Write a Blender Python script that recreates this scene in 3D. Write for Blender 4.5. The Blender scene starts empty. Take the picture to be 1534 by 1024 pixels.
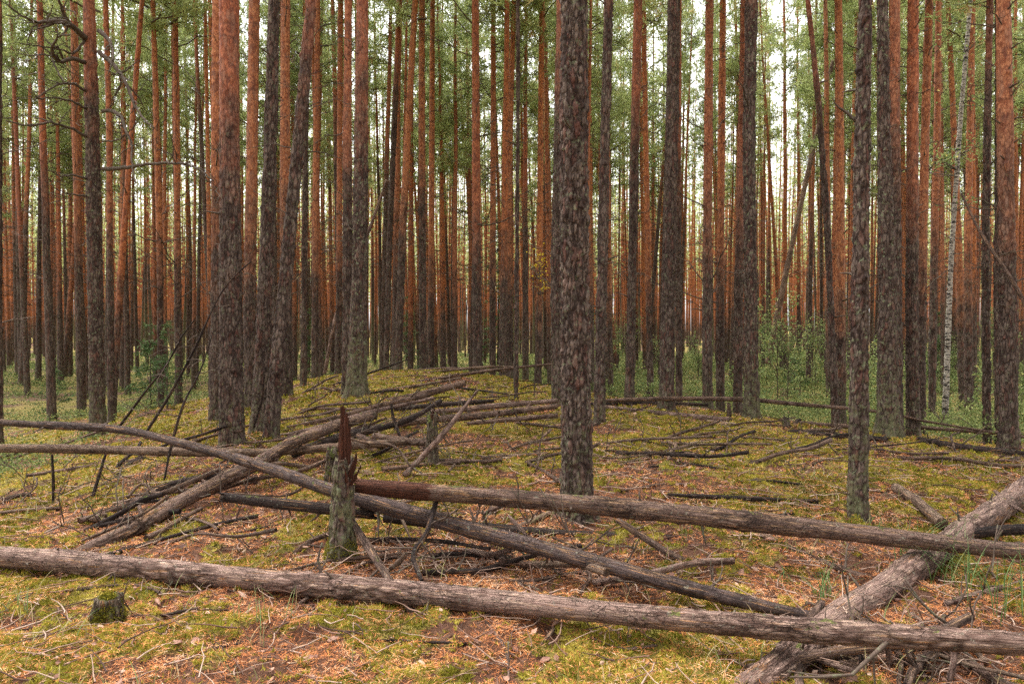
import bpy, math, random
import numpy as np
from mathutils import Vector, Matrix, Quaternion

random.seed(7)
RNG = np.random.default_rng(11)
PI = math.pi
R = math.radians
SC = bpy.context.scene
COL = SC.collection

# ------------------------------------------------------------------ camera
EYE = 1.5
F = 1100.0            # focal length in pixels of a 1534 px wide picture
PITCH = math.atan(17 / F)
cam_data = bpy.data.cameras.new('camera')
cam = bpy.data.objects.new('camera', cam_data)
COL.objects.link(cam)
cam.location = (0, 0, EYE)
cam.rotation_euler = (PI / 2 - PITCH, 0, 0)
cam_data.sensor_width = 36
cam_data.lens = 36 * F / 1534
cam_data.clip_start = 0.05
cam_data.clip_end = 3000
SC.camera = cam

# ------------------------------------------------------------------ sky and sun (bright overcast)
SUN_ELEV, SUN_AZ = R(68), R(-35)
world = bpy.data.worlds.new("World")
SC.world = world
world.use_nodes = True
wn = world.node_tree
wn.nodes.clear()
sky = wn.nodes.new('ShaderNodeTexSky')
sky.sky_type = 'NISHITA'
sky.sun_disc = False
sky.sun_elevation = SUN_ELEV
sky.sun_rotation = SUN_AZ
sky.air_density = 1.0
sky.dust_density = 4.0
sky.ozone_density = 1.0
hs = wn.nodes.new('ShaderNodeHueSaturation')
hs.inputs['Saturation'].default_value = 0.05
bg = wn.nodes.new('ShaderNodeBackground')
bg.inputs['Strength'].default_value = 0.15
wo = wn.nodes.new('ShaderNodeOutputWorld')
wn.links.new(sky.outputs[0], hs.inputs['Color'])
wn.links.new(hs.outputs[0], bg.inputs['Color'])
wn.links.new(bg.outputs[0], wo.inputs['Surface'])

sun_data = bpy.data.lights.new('sun', 'SUN')
sun_data.energy = 1.5
sun_data.angle = R(40)
sun_data.color = (1.0, 0.95, 0.88)
sun = bpy.data.objects.new('sun', sun_data)
COL.objects.link(sun)
# sun_rotation is measured clockwise from +Y seen from above
sd = Vector((math.sin(SUN_AZ) * math.cos(SUN_ELEV), math.cos(SUN_AZ) * math.cos(SUN_ELEV), math.sin(SUN_ELEV)))
sun.rotation_euler = sd.to_track_quat('Z', 'Y').to_euler()

SC.view_settings.view_transform = 'Standard'
SC.view_settings.look = 'None'
SC.view_settings.gamma = 1
SC.view_settings.use_curve_mapping = False
SC.view_settings.exposure = 2.15
SC.render.engine = 'CYCLES'
SC.cycles.max_bounces = 5
SC.cycles.diffuse_bounces = 3
SC.cycles.glossy_bounces = 2
SC.cycles.transmission_bounces = 2
SC.cycles.transparent_max_bounces = 4
try:
    SC.cycles.use_denoising = False
    SC.cycles.denoiser = 'OPENIMAGEDENOISE'
    SC.cycles.denoising_input_passes = 'RGB_ALBEDO_NORMAL'
except Exception:
    pass

# ------------------------------------------------------------------ numeric noise
def _hash(i, j, k, s):
    h = (i.astype(np.int64) * 374761393 + j.astype(np.int64) * 668265263 + k.astype(np.int64) * 2147483647 + s * 974634777) & 0xffffffff
    h = ((h ^ (h >> 13)) * 1274126177) & 0xffffffff
    h = ((h ^ (h >> 16)) * 2246822519) & 0xffffffff
    h = h ^ (h >> 15)
    return (h & 0xffffff) / float(0xffffff)

def vnoise(x, y, z=None, s=0):
    x = np.asarray(x, float); y = np.asarray(y, float)
    z = np.zeros_like(x) if z is None else np.asarray(z, float)
    i, j, k = np.floor(x), np.floor(y), np.floor(z)
    u, v, w = x - i, y - j, z - k
    u = u * u * (3 - 2 * u); v = v * v * (3 - 2 * v); w = w * w * (3 - 2 * w)
    out = 0
    for a in (0, 1):
        for b in (0, 1):
            for c in (0, 1):
                out = out + (u if a else 1 - u) * (v if b else 1 - v) * (w if c else 1 - w) * _hash(i + a, j + b, k + c, s)
    return out

def fbm(x, y, z=None, s=0, o=3):
    t, a, n, q = 0, 1.0, 0, 1.0
    for m in range(o):
        t = t + a * vnoise(np.asarray(x) * q, np.asarray(y) * q, None if z is None else np.asarray(z) * q, s + m * 17)
        n += a; a *= 0.5; q *= 2.03
    return t / n

def worley(x, y, z, s=0):
    i, j, k = np.floor(x), np.floor(y), np.floor(z)
    f1 = np.full(x.shape, 9.0); f2 = f1.copy(); cid = np.zeros(x.shape)
    for a in (-1, 0, 1):
        for b in (-1, 0, 1):
            for c in (-1, 0, 1):
                I, J, K = i + a, j + b, k + c
                r = _hash(I, J, K, s)
                d = np.sqrt((I + r - x) ** 2 + (J + _hash(I, J, K, s + 1) - y) ** 2 + (K + _hash(I, J, K, s + 2) - z) ** 2)
                m = d < f1
                f2 = np.where(m, f1, np.minimum(f2, d))
                cid = np.where(m, r, cid)
                f1 = np.where(m, d, f1)
    return f1, f2, cid

def sstep(a, b, x):
    t = np.clip((np.asarray(x, float) - a) / (b - a), 0, 1)
    return t * t * (3 - 2 * t)

# ------------------------------------------------------------------ picture <-> place
def at(px, py, d):
    """point seen at pixel (px, py) whose distance along the view's ground direction is d metres"""
    u = (px - 767) / F
    v = (512 - py) / F
    cy, sy = math.cos(PITCH), math.sin(PITCH)
    dy = cy + v * sy
    dz = -sy + v * cy
    k = d / dy
    return Vector((u * k, d, EYE + dz * k))

# ------------------------------------------------------------------ terrain
_cp = [(865, 785, 5.5), (1285, 783, 5.6), (510, 845, 4.6), (345, 668, 8.6), (405, 668, 8.8), (535, 592, 11.5), (716, 563, 17),
       (660, 556, 18), (600, 560, 16), (600, 600, 12), (700, 600, 12.5), (700, 640, 9.8), (700, 700, 7.6), (860, 700, 7.5), (800, 600, 13.2),
       (898, 638, 10.3), (998, 616, 11.7), (1125, 634, 11), (1330, 660, 9.4), (1512, 682, 9.0), (943, 603, 13.8), (1150, 700, 7.5),
       (1400, 720, 6.9), (1500, 760, 6.0), (100, 1020, 3.1), (767, 1020, 3.1), (1500, 1020, 3.1), (0, 870, 4.6), (100, 830, 4.9),
       (165, 937, 3.85), (20, 800, 5.9), (60, 760, 7), (0, 740, 8.2), (200, 700, 8.2), (280, 690, 8.1), (300, 645, 11), (0, 690, 11),
       (100, 645, 15), (200, 625, 15), (430, 620, 11.2), (1200, 640, 10.6), (1440, 672, 9.3)]
_pts = [tuple(at(*c)) for c in _cp]
_pts += [(0, 0, 0), (-3, 1, 0), (3, 1, 0), (-7, 3, -.1), (8, 4, .05), (-10, 7, -.55), (-15, 10, -1), (-20, 20, -.95), (-14, 26, -.7), (-8, 22, -.45), (-9, 14, -.6),
         (9, 13, -.55), (6.5, 14, -.5), (4, 18, -.5), (12, 9, -.45), (3, 22, -.55), (0, 28, -.55), (-4, 24, -.1), (14, 20, -.6), (8, 26, -.6), (20, 12, -.6), (-5, 32, -.5), (12, 5, -.1),
         (-20, 40, -.6), (0, 42, -.55), (20, 40, -.55), (-30, 25, -.8), (30, 25, -.6), (-14, 0, -.4), (14, -2, -.1), (0, -6, 0), (-6, -6, 0), (6, -6, 0)]
_P = np.array(_pts)
def _tps(d2):
    return np.where(d2 > 1e-9, 0.5 * d2 * np.log(np.maximum(d2, 1e-9)), 0)
_n = len(_P)
_D = ((_P[:, None, :2] - _P[None, :, :2]) ** 2).sum(2)
_A = np.zeros((_n + 3, _n + 3))
_A[:_n, :_n] = _tps(_D) + np.eye(_n) * 0.35
_A[:_n, _n] = 1; _A[:_n, _n + 1:] = _P[:, :2]
_A[_n:, :_n] = _A[:_n, _n:].T
_W = np.linalg.solve(_A, np.concatenate([_P[:, 2], [0, 0, 0]]))

def base_h(x, y):
    x = np.asarray(x, float); y = np.asarray(y, float)
    xx = np.clip(x, -32, 32); yy = np.clip(y, -8, 44)
    out = _W[_n] + _W[_n + 1] * xx + _W[_n + 2] * yy
    if xx.size < 3000:
        out = out + (_tps((xx[..., None] - _P[:, 0]) ** 2 + (yy[..., None] - _P[:, 1]) ** 2) * _W[:_n]).sum(-1)
    for m in range(_n if xx.size >= 3000 else 0):
        out = out + _W[m] * _tps((xx - _P[m, 0]) ** 2 + (yy - _P[m, 1]) ** 2)
    r = np.sqrt(x * x + (y - 8) ** 2)
    far = -0.55 + 0.35 * (fbm(x / 14 + 3, y / 14 + 9, s=5) - .5) * 2 + np.clip((r - 60) / 100, 0, 1) * 0.9
    w = sstep(20, 34, r)
    return out * (1 - w) + far * w

def ground_h(x, y):
    x = np.asarray(x, float); y = np.asarray(y, float)
    r = np.sqrt(x * x + y * y)
    near = 1 - sstep(14, 30, r)
    b = base_h(x, y)
    b = b + (fbm(x * 1.3, y * 1.3, s=21) - .5) * 0.10
    b = b + near * (fbm(x * 5.5, y * 5.5, s=31) - .5) * 0.07
    b = b + near * (np.abs(vnoise(x * 14, y * 14, s=41) - .5)) * -0.04
    b = b + near * .032 * moss_mask(x, y)
    for fx, fy in FEET:          # litter heaped round the nearest trunks
        b = b + .04 * np.exp(-((x - fx) ** 2 + (y - fy) ** 2) / .09)
    return b

FEET = [tuple(at(*c))[:2] for c in ((865, 785, 5.55), (1285, 783, 5.6), (348, 668, 8.6), (405, 668, 8.8), (389, 655, 9.4), (534, 592, 11.5), (898, 638, 10.3), (998, 616, 11.7), (1126, 634, 11), (1330, 660, 9.4), (1512, 682, 9.0), (511, 846, 4.6))]
def gz(x, y):
    return float(ground_h(np.array([x]), np.array([y]))[0])

def hit(px, py):
    """the point of the ground seen at a pixel"""
    ds = np.concatenate([np.arange(1.6, 20, .02), np.arange(20, 80, .2)])
    p = at(px, py, 1.0) - Vector((0, 0, EYE))
    z = EYE + p.z * ds - ground_h(p.x * ds, ds)
    k = int(np.argmax(z < 0)) if (z < 0).any() else len(ds) - 1
    d = float(ds[k])
    return Vector((p.x * d, d, gz(p.x * d, d)))

def moss_mask(x, y):
    """how mossy the floor is, 0 bare needle litter .. 1 moss"""
    x = np.asarray(x, float); y = np.asarray(y, float)
    a = fbm(x * .9 + 5, y * .9 + 2, s=61, o=2)
    b = fbm(x * 3.2, y * 3.2, s=71, o=3)
    bias = 0.05 * sstep(4, 9, y) - 0.05 * np.exp(-((x + .2) ** 2 + (y - 4.9) ** 2) / 1.2)
    f = fbm(x * 11, y * 11, s=75, o=2)
    return sstep(.465, .56, a * .36 + b * .38 + f * .26 + bias + .012 * sstep(4.6, 3.4, y) - .004)

# ------------------------------------------------------------------ node helpers
def srgb(h):
    c = [int(h[i:i + 2], 16) / 255 for i in (0, 2, 4)]
    return tuple([(v / 12.92 if v < .04045 else ((v + .055) / 1.055) ** 2.4) for v in c] + [1])

class NT:
    def __init__(self, name):
        self.m = bpy.data.materials.new(name)
        self.m.use_nodes = True
        self.t = self.m.node_tree
        self.t.nodes.clear()
        self.out = self.t.nodes.new('ShaderNodeOutputMaterial')
        self.b = self.t.nodes.new('ShaderNodeBsdfPrincipled')
        self.t.links.new(self.b.outputs[0], self.out.inputs['Surface'])
        self.b.inputs['Roughness'].default_value = .9
        self.b.inputs['Specular IOR Level'].default_value = .2
    def new(self, t, **kw):
        n = self.t.nodes.new(t)
        for k, v in kw.items(): setattr(n, k, v)
        return n
    def link(self, a, b): self.t.links.new(a, b)
    def put(self, sock, v):
        if isinstance(v, (int, float)): sock.default_value = v
        elif isinstance(v, (tuple, list)): sock.default_value = tuple(v) if len(v) == len(sock.default_value) else tuple(v)[:len(sock.default_value)]
        else: self.link(v, sock)
    def math(self, op, a, b=0.0, c=None, clamp=False):
        n = self.new('ShaderNodeMath', operation=op, use_clamp=clamp)
        self.put(n.inputs[0], a); self.put(n.inputs[1], b)
        if c is not None: self.put(n.inputs[2], c)
        return n.outputs[0]
    def mix(self, f, a, b, mode='MIX'):
        n = self.new('ShaderNodeMix', data_type='RGBA', blend_type=mode)
        self.put(n.inputs[0], f); self.put(n.inputs[6], a); self.put(n.inputs[7], b)
        return n.outputs[2]
    def step(self, x, lo, hi):
        n = self.new('ShaderNodeMapRange', interpolation_type='SMOOTHSTEP')
        self.put(n.inputs[0], x); self.put(n.inputs[1], lo); self.put(n.inputs[2], hi)
        return n.outputs[0]
    def attr(self, name, kind='GEOMETRY'):
        n = self.new('ShaderNodeAttribute', attribute_name=name, attribute_type=kind)
        return n
    def coords(self, stretch=1.0, jitter=True):
        tc = self.new('ShaderNodeTexCoord').outputs['Object']
        v = tc
        if jitter:
            oi = self.new('ShaderNodeObjectInfo')
            r = self.math('MULTIPLY', oi.outputs['Random'], 37.0)
            a = self.new('ShaderNodeVectorMath', operation='ADD')
            self.link(tc, a.inputs[0]); self.link(r, a.inputs[1])
            v = a.outputs[0]
        mp = self.new('ShaderNodeMapping')
        mp.inputs['Scale'].default_value = (1, 1, stretch)
        self.link(v, mp.inputs['Vector'])
        return mp.outputs[0]
    def noise(self, vec, scale, detail=3, rough=.55, dist=0):
        n = self.new('ShaderNodeTexNoise')
        self.link(vec, n.inputs['Vector'])
        n.inputs['Scale'].default_value = scale; n.inputs['Detail'].default_value = detail
        n.inputs['Roughness'].default_value = rough; n.inputs['Distortion'].default_value = dist
        return n.outputs['Fac']
    def voro(self, vec, scale, feature='F1', out='Distance', rnd=1.0):
        n = self.new('ShaderNodeTexVoronoi', feature=feature)
        self.link(vec, n.inputs['Vector'])
        n.inputs['Scale'].default_value = scale
        n.inputs['Randomness'].default_value = rnd
        return n.outputs[out]
    def bump(self, h, dist, strength=1.0, normal=None):
        n = self.new('ShaderNodeBump')
        self.link(h, n.inputs['Height']); n.inputs['Distance'].default_value = dist
        n.inputs['Strength'].default_value = strength
        if normal is not None: self.link(normal, n.inputs['Normal'])
        return n.outputs[0]
    def finish(self, col, normal=None, rough=None):
        self.put(self.b.inputs['Base Color'], col)
        if normal is not None: self.link(normal, self.b.inputs['Normal'])
        if rough is not None: self.put(self.b.inputs['Roughness'], rough)
        return self.m

# ---- bark of standing pines. object colour: R = height where the orange bark starts / 10, G = redness, B = mossiness
def pine_bark(name):
    n = NT(name)
    oi = n.new('ShaderNodeObjectInfo')
    sep = n.new('ShaderNodeSeparateColor'); n.link(oi.outputs['Color'], sep.inputs[0])
    hg = n.attr('hgt').outputs['Fac']
    pl = n.attr('plate').outputs['Fac']
    v = n.coords(1.0); vs = n.coords(.27); vl = n.coords(.35)
    big = n.noise(v, 2.2, 3)
    med = n.noise(vl, 11, 4, .62)
    fine = n.noise(vs, 62, 4, .75)
    vw = n.new('ShaderNodeVectorMath', operation='MULTIPLY_ADD'); nz = n.new('ShaderNodeTexNoise'); nz.inputs['Scale'].default_value = 22
    n.link(vs, nz.inputs['Vector']); n.link(nz.outputs['Color'], vw.inputs[0]); vw.inputs[1].default_value = (.035, .035, .035); n.link(vs, vw.inputs[2])
    plates = n.voro(vw.outputs[0], 27, 'DISTANCE_TO_EDGE')
    pe = n.step(plates, .03, .13)
    pid = n.voro(vw.outputs[0], 27, 'F1', 'Color')
    ps = n.new('ShaderNodeSeparateColor'); n.link(pid, ps.inputs[0])
    # lower bark
    low = n.mix(n.step(med, .35, .66), srgb('3f322d'), srgb('75655b'))
    low = n.mix(n.math('MULTIPLY', ps.outputs[0], .3), low, srgb('85766b'))
    low = n.mix(n.math('MULTIPLY', n.step(ps.outputs[1], .62, .95), .55), low, srgb('6b4036'))
    low = n.mix(n.math('MULTIPLY', n.math('SUBTRACT', 1.0, pl), .85), low, srgb('2a1a17'))
    low = n.mix(n.math('MULTIPLY', n.math('SUBTRACT', 1.0, pe), .7), low, srgb('1f1512'))
    low = n.mix(n.math('MULTIPLY', n.step(fine, .5, .7), .15), low, srgb('9a8b81'))
    # lichen on the lower bark
    lich = n.step(n.noise(v, 20, 4, .65), .56, .68)
    low = n.mix(n.math('MULTIPLY', lich, n.math('ADD', .2, n.math('MULTIPLY', sep.outputs[2], .7))), low, srgb('80886a'))
    # upper bark
    fl = n.noise(n.coords(.6), 26, 4, .7)
    oran = n.mix(n.step(fl, .36, .64), srgb('97512b'), srgb('ce8853'))
    redd = n.mix(n.step(fl, .36, .64), srgb('7c402a'), srgb('b3694b'))
    up = n.mix(sep.outputs[1], oran, redd)
    dk = n.step(n.noise(n.coords(.55), 9, 4, .6), .54, .64)
    up = n.mix(n.math('MULTIPLY', n.math('FRACT', n.math('MULTIPLY', oi.outputs['Random'], 7.3)), .32), up, n.mix(n.step(fl, .36, .64), srgb('6e5144'), srgb('a08371')))
    up = n.mix(n.math('MULTIPLY', dk, .7), up, srgb('5f3a30'))
    up = n.mix(n.math('MULTIPLY', n.step(ps.outputs[2], .7, .9), .5), up, srgb('8d6a58'))
    up = n.mix(n.math('MULTIPLY', n.math('SUBTRACT', 1.0, pe), .45), up, srgb('5d2d1d'))
    wh = n.step(n.noise(n.coords(4.2), 1.9, 3), .60, .68)
    up = n.mix(n.math('MULTIPLY', wh, .5), up, srgb('55352b'))
    # blend by height
    hh = n.math('SUBTRACT', hg, n.math('MULTIPLY', sep.outputs[0], 10.0))
    hh = n.math('ADD', hh, n.math('MULTIPLY', n.math('SUBTRACT', big, .5), 3.2))
    hh = n.math('ADD', hh, n.math('MULTIPLY', n.math('SUBTRACT', med, .5), 2.6))
    t = n.step(hh, -1.3, 1.5)
    c = n.mix(t, low, up)
    # moss near the foot
    mh = n.math('SUBTRACT', n.math('MULTIPLY', sep.outputs[2], 1.3), hg)
    mh = n.math('ADD', mh, n.math('MULTIPLY', n.math('SUBTRACT', n.noise(v, 16, 5, .75), .5), 9.0))
    mm = n.step(mh, .1, 1.3)
    mcol = n.mix(n.noise(v, 60, 2), srgb('454730'), srgb('7e7f5a'))
    c = n.mix(n.math('MULTIPLY', mm, .62), c, mcol)
    gr = n.math('MULTIPLY', n.math('SUBTRACT', 1.0, t), .55)
    h = n.math('ADD', n.math('MULTIPLY', pe, gr), n.math('MULTIPLY', fine, .5))
    h = n.math('ADD', h, n.math('MULTIPLY', fl, .35))
    nb = n.bump(h, .012, .9)
    # bark flakes have a faint satin look where smooth and orange
    return n.finish(c, nb, n.math('SUBTRACT', .92, n.math('MULTIPLY', t, .22)))

def log_wood(name, a, b, pale, dark, moss=.25, crack=.5):
    """weathered fallen wood: bark remains, bare silvery strips, lichen. attribute hgt runs along the log"""
    n = NT(name)
    g = n.attr('along').outputs['Fac']; t_ = n.attr('turn').outputs['Fac']; pl = n.attr('plate').outputs['Fac']
    oi = n.new('ShaderNodeObjectInfo')
    cb = n.new('ShaderNodeCombineXYZ')
    n.link(n.math('ADD', n.math('MULTIPLY', g, .22), n.math('MULTIPLY', oi.outputs['Random'], 31.0)), cb.inputs[0])
    n.link(n.math('COSINE', t_), cb.inputs[1]); n.link(n.math('SINE', t_), cb.inputs[2])
    lv = cb.outputs[0]
    v = n.coords(1.0)
    grain = n.noise(lv, 22, 4, .7, .4)
    patch = n.noise(v, 7, 4, .6)
    c = n.mix(n.step(grain, .35, .68), a, b)
    lp = n.new('ShaderNodeVectorMath', operation='MULTIPLY'); n.link(lv, lp.inputs[0]); lp.inputs[1].default_value = (9, 1.6, 1.6)
    patch = n.noise(lp.outputs[0], 2.6, 6, .68, .3)
    edge = n.noise(lv, 9, 5, .7, .8)
    c = n.mix(n.math('MULTIPLY', n.step(patch, .54, .58), .7), c, pale)
    c = n.mix(n.math('MULTIPLY', n.step(edge, .53, .62), .8), c, dark)
    scar = n.step(n.noise(lp.outputs[0], 1.7, 4, .6, .5), .62, .645)
    c = n.mix(n.math('MULTIPLY', scar, .8), c, srgb('b3845a'))
    c = n.mix(n.math('MULTIPLY', n.step(n.noise(v, 60, 3, .7), .5, .75), .35), c, dark)
    c = n.mix(n.math('MULTIPLY', n.math('SUBTRACT', 1.0, pl), .7), c, dark)
    lich = n.step(n.noise(v, 34, 4, .7), .60, .68)
    c = n.mix(n.math('MULTIPLY', lich, .4), c, srgb('a9ab97'))
    ge = n.new('ShaderNodeNewGeometry'); sx = n.new('ShaderNodeSeparateXYZ'); n.link(ge.outputs['Normal'], sx.inputs[0])
    mo = n.step(n.math('ADD', n.noise(v, 9, 4, .7), n.math('MULTIPLY', sx.outputs[2], .12)), .74 - moss * .3, .8 - moss * .3)
    c = n.mix(n.math('MULTIPLY', mo, .75), c, n.mix(n.noise(v, 70, 2), srgb('3f4a1e'), srgb('85903f')))
    cr = n.step(n.noise(lv, 50, 3, .8), .3, .48)
    hh = n.math('ADD', n.math('MULTIPLY', cr, crack), n.math('MULTIPLY', n.noise(v, 90, 3, .7), .5))
    hh = n.math('SUBTRACT', hh, n.math('MULTIPLY', n.step(patch, .53, .56), .7))
    c = n.mix(n.math('MULTIPLY', n.math('SUBTRACT', 1.0, n.step(n.noise(lv, 34, 4, .8, .6), .30, .40)), .8), c, dark)
    # cracked bark scales and, where object colour R says so, a bare reddish broken end
    wv = n.new('ShaderNodeVectorMath', operation='MULTIPLY_ADD'); nz = n.new('ShaderNodeTexNoise'); nz.inputs['Scale'].default_value = 9
    n.link(v, nz.inputs['Vector']); n.link(nz.outputs['Color'], wv.inputs[0]); wv.inputs[1].default_value = (.16, .16, .16); n.link(v, wv.inputs[2])
    cb2 = n.new('ShaderNodeCombineXYZ')
    wob = n.math('MULTIPLY', n.noise(v, 16, 3), .9)
    n.link(n.math('ADD', n.math('MULTIPLY', g, 4.2), n.math('MULTIPLY', n.noise(v, 11, 3), 1.3)), cb2.inputs[0])
    n.link(n.math('ADD', n.math('COSINE', t_), wob), cb2.inputs[1]); n.link(n.math('ADD', n.math('SINE', t_), wob), cb2.inputs[2])
    ve = n.voro(cb2.outputs[0], 2.0, 'DISTANCE_TO_EDGE'); ve2 = n.voro(wv.outputs[0], 38, 'DISTANCE_TO_EDGE')
    zone = n.step(n.noise(v, 4.5, 3), .42, .54)
    ck = n.math('MULTIPLY', n.math('SUBTRACT', 1.0, n.step(ve, .0, .05)), zone)
    c = n.mix(n.math('MULTIPLY', ck, .6), c, srgb('241a16'))
    c = n.mix(n.math('MULTIPLY', n.math('MULTIPLY', n.math('SUBTRACT', 1.0, n.step(ve2, .0, .1)), zone), .45), c, srgb('2b1f1b'))
    sc_ = n.new('ShaderNodeSeparateColor'); n.link(oi.outputs['Color'], sc_.inputs[0])
    br = n.math('SUBTRACT', n.math('ADD', n.math('MULTIPLY', sc_.outputs[0], 5.0), n.math('MULTIPLY', n.math('SUBTRACT', n.noise(v, 12, 4), .5), .5)), g)
    br = n.math('MULTIPLY', n.step(br, .0, .05), n.step(sc_.outputs[0], .001, .01))
    c = n.mix(n.math('MULTIPLY', br, .92), c, n.mix(n.step(grain, .3, .7), srgb('25120e'), srgb('6e4230')))
    hh = n.math('SUBTRACT', hh, n.math('MULTIPLY', ck, 1.2))
    nb = n.bump(hh, .011, 1.0)
    return n.finish(c, nb, .88)

M = {}
M['pine'] = pine_bark('pine_bark')
M['log_grey'] = log_wood('weathered_log', srgb('70564e'), srgb('b39789'), srgb('c2a48f'), srgb('412b22'), .05)
M['log_brown'] = log_wood('brown_log', srgb('553f37'), srgb('9a8072'), srgb('b8936f'), srgb('2f211b'), .08)
M['log_dark'] = log_wood('dark_rotten_log', srgb('2b2120'), srgb('52443f'), srgb('6b574a'), srgb('1a1312'), .15)
M['log_pale'] = log_wood('pale_bare_log', srgb('6f584a'), srgb('9f8672'), srgb('b1977f'), srgb('4a362d'), .05)
M['log_red'] = log_wood('red_broken_wood', srgb('4a2018'), srgb('7d4230'), srgb('98603f'), srgb('2a120d'), .0, .8)
M['log_mossy'] = log_wood('mossy_log', srgb('55483a'), srgb('86786a'), srgb('9a8d7c'), srgb('33291f'), .62)

def dead_branch_mat():
    n = NT('dead_branch_bark')
    v = n.coords(1.0)
    c = n.mix(n.noise(v, 9, 3), srgb('33291f'), srgb('62534a'))
    c = n.mix(n.math('MULTIPLY', n.step(n.noise(v, 30, 3), .55, .65), .5), c, srgb('666a52'))
    return n.finish(c, n.bump(n.noise(v, 60, 2), .004))
M['branch'] = dead_branch_mat()

def birch_mat():
    n = NT('birch_bark')
    v = n.coords(3.2); w = n.coords(.8)
    hg = n.attr('hgt').outputs['Fac']
    c = n.mix(n.noise(w, 5, 3), srgb('857d74'), srgb('b5ada2'))
    k = n.step(n.noise(v, 9, 4, .65), .5, .56)
    c = n.mix(k, c, srgb('2a2624'))
    k2 = n.step(n.math('ADD', n.noise(w, 6, 4, .7), n.math('MULTIPLY', hg, -.12)), .48, .56)
    c = n.mix(n.math('MULTIPLY', k2, .85), c, srgb('3d3833'))
    return n.finish(c, n.bump(n.noise(v, 20, 3), .008), .6)
M['birch'] = birch_mat()

def tinted(name, stops, rough=.85, trans=0.0, spread=.0):
    """colour chosen along a ramp by the per-element attribute tint"""
    n = NT(name)
    t = n.attr('tint').outputs['Fac']
    if spread:
        oi = n.new('ShaderNodeObjectInfo')
        t = n.math('ADD', t, n.math('MULTIPLY', n.math('SUBTRACT', oi.outputs['Random'], .5), spread), clamp=True)
    r = n.new('ShaderNodeValToRGB')
    el = r.color_ramp.elements
    el[0].position, el[0].color = stops[0][0], srgb(stops[0][1])
    el[1].position, el[1].color = stops[-1][0], srgb(stops[-1][1])
    for p, c in stops[1:-1]:
        e = el.new(p); e.color = srgb(c)
    n.link(t, r.inputs[0])
    n.finish(r.outputs[0], None, rough)
    if trans:
        tr = n.new('ShaderNodeBsdfTranslucent'); n.link(r.outputs[0], tr.inputs[0])
        mx = n.new('ShaderNodeMixShader'); mx.inputs[0].default_value = trans
        n.link(n.b.outputs[0], mx.inputs[1]); n.link(tr.outputs[0], mx.inputs[2]); n.link(mx.outputs[0], n.out.inputs['Surface'])
    return n.m
M['needle_litter'] = tinted('dry_needles', [(0, '4d2c1d'), (.25, '8c512f'), (.55, 'c07744'), (.8, 'd99f6e'), (1, 'd0b397')])
M['moss'] = tinted('green_moss', [(0, '444314'), (.35, '797524'), (.7, 'a6993a'), (1, 'c4b05f')], .9, .25)
M['leaf_dead'] = tinted('dead_leaf', [(0, '4b332b'), (.4, '7d5a4c'), (.75, 'a17f6d'), (1, 'b99f8c')], .75, .15, .9)
M['grass'] = tinted('grass_blade', [(0, '4f6e3a'), (.45, '6f8450'), (.75, '8f8558'), (1, 'a8916c')], .6, .3)
M['pine_needles'] = tinted('pine_needles', [(0, '5f6e40'), (.5, '929d60'), (.85, 'b6bd80'), (1, 'b89c6c')], .7, .48, .3)
M['broadleaf'] = tinted('green_leaves', [(0, '465a32'), (.4, '6b7d48'), (.8, '939e62'), (1, 'b3aa68')], .6, .4)
M['yellow_leaf'] = tinted('yellow_leaves', [(0, 'a58a1e'), (.5, 'cdb02c'), (1, 'dcc95c')], .6, .4)
M['undergrowth'] = tinted('undergrowth_leaves', [(0, '3a4628'), (.4, '64713f'), (.8, '8c965c'), (1, 'a89a60')], .7, .35)
M['spruce'] = tinted('spruce_needles', [(0, '33482a'), (.6, '526b3c'), (1, '75895a')], .7, .25)
M['twig'] = tinted('twig_litter', [(0, '3c2b24'), (.5, '75594b'), (1, 'a99282')])

def ground_mat():
    n = NT('forest_floor')
    m = n.attr('moss').outputs['Fac']
    v = n.coords(1.0, jitter=False)
    f1 = n.noise(v, 55, 4, .75); f2 = n.noise(v, 14, 4, .65); f3 = n.noise(v, 2.2, 3)
    lit = n.mix(n.step(f1, .35, .65), srgb('4b3327'), srgb('8a5f44'))
    lit = n.mix(n.math('MULTIPLY', n.step(f2, .5, .68), .5), lit, srgb('b0907a'))
    lit = n.mix(n.math('MULTIPLY', n.step(n.voro(v, 26), .0, .35), .3), srgb('51372a'), lit)
    mos = n.mix(n.step(f1, .35, .65), srgb('5c5424'), srgb('8b7f3a'))
    mos = n.mix(n.math('MULTIPLY', n.step(f3, .45, .6), .4), mos, srgb('96784a'))
    c = n.mix(n.step(n.math('ADD', m, n.math('MULTIPLY', n.math('SUBTRACT', f2, .5), 1.2)), .3, .7), lit, mos)
    g = n.attr('green').outputs['Fac']
    c = n.mix(n.math('MULTIPLY', g, .8), c, n.mix(f2, srgb('3f3b28'), srgb('66603f')))
    nb = n.bump(n.math('ADD', f1, n.math('MULTIPLY', f2, .8)), .03, 1.0)
    return n.finish(c, nb, .95)
M['ground'] = ground_mat()

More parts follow.
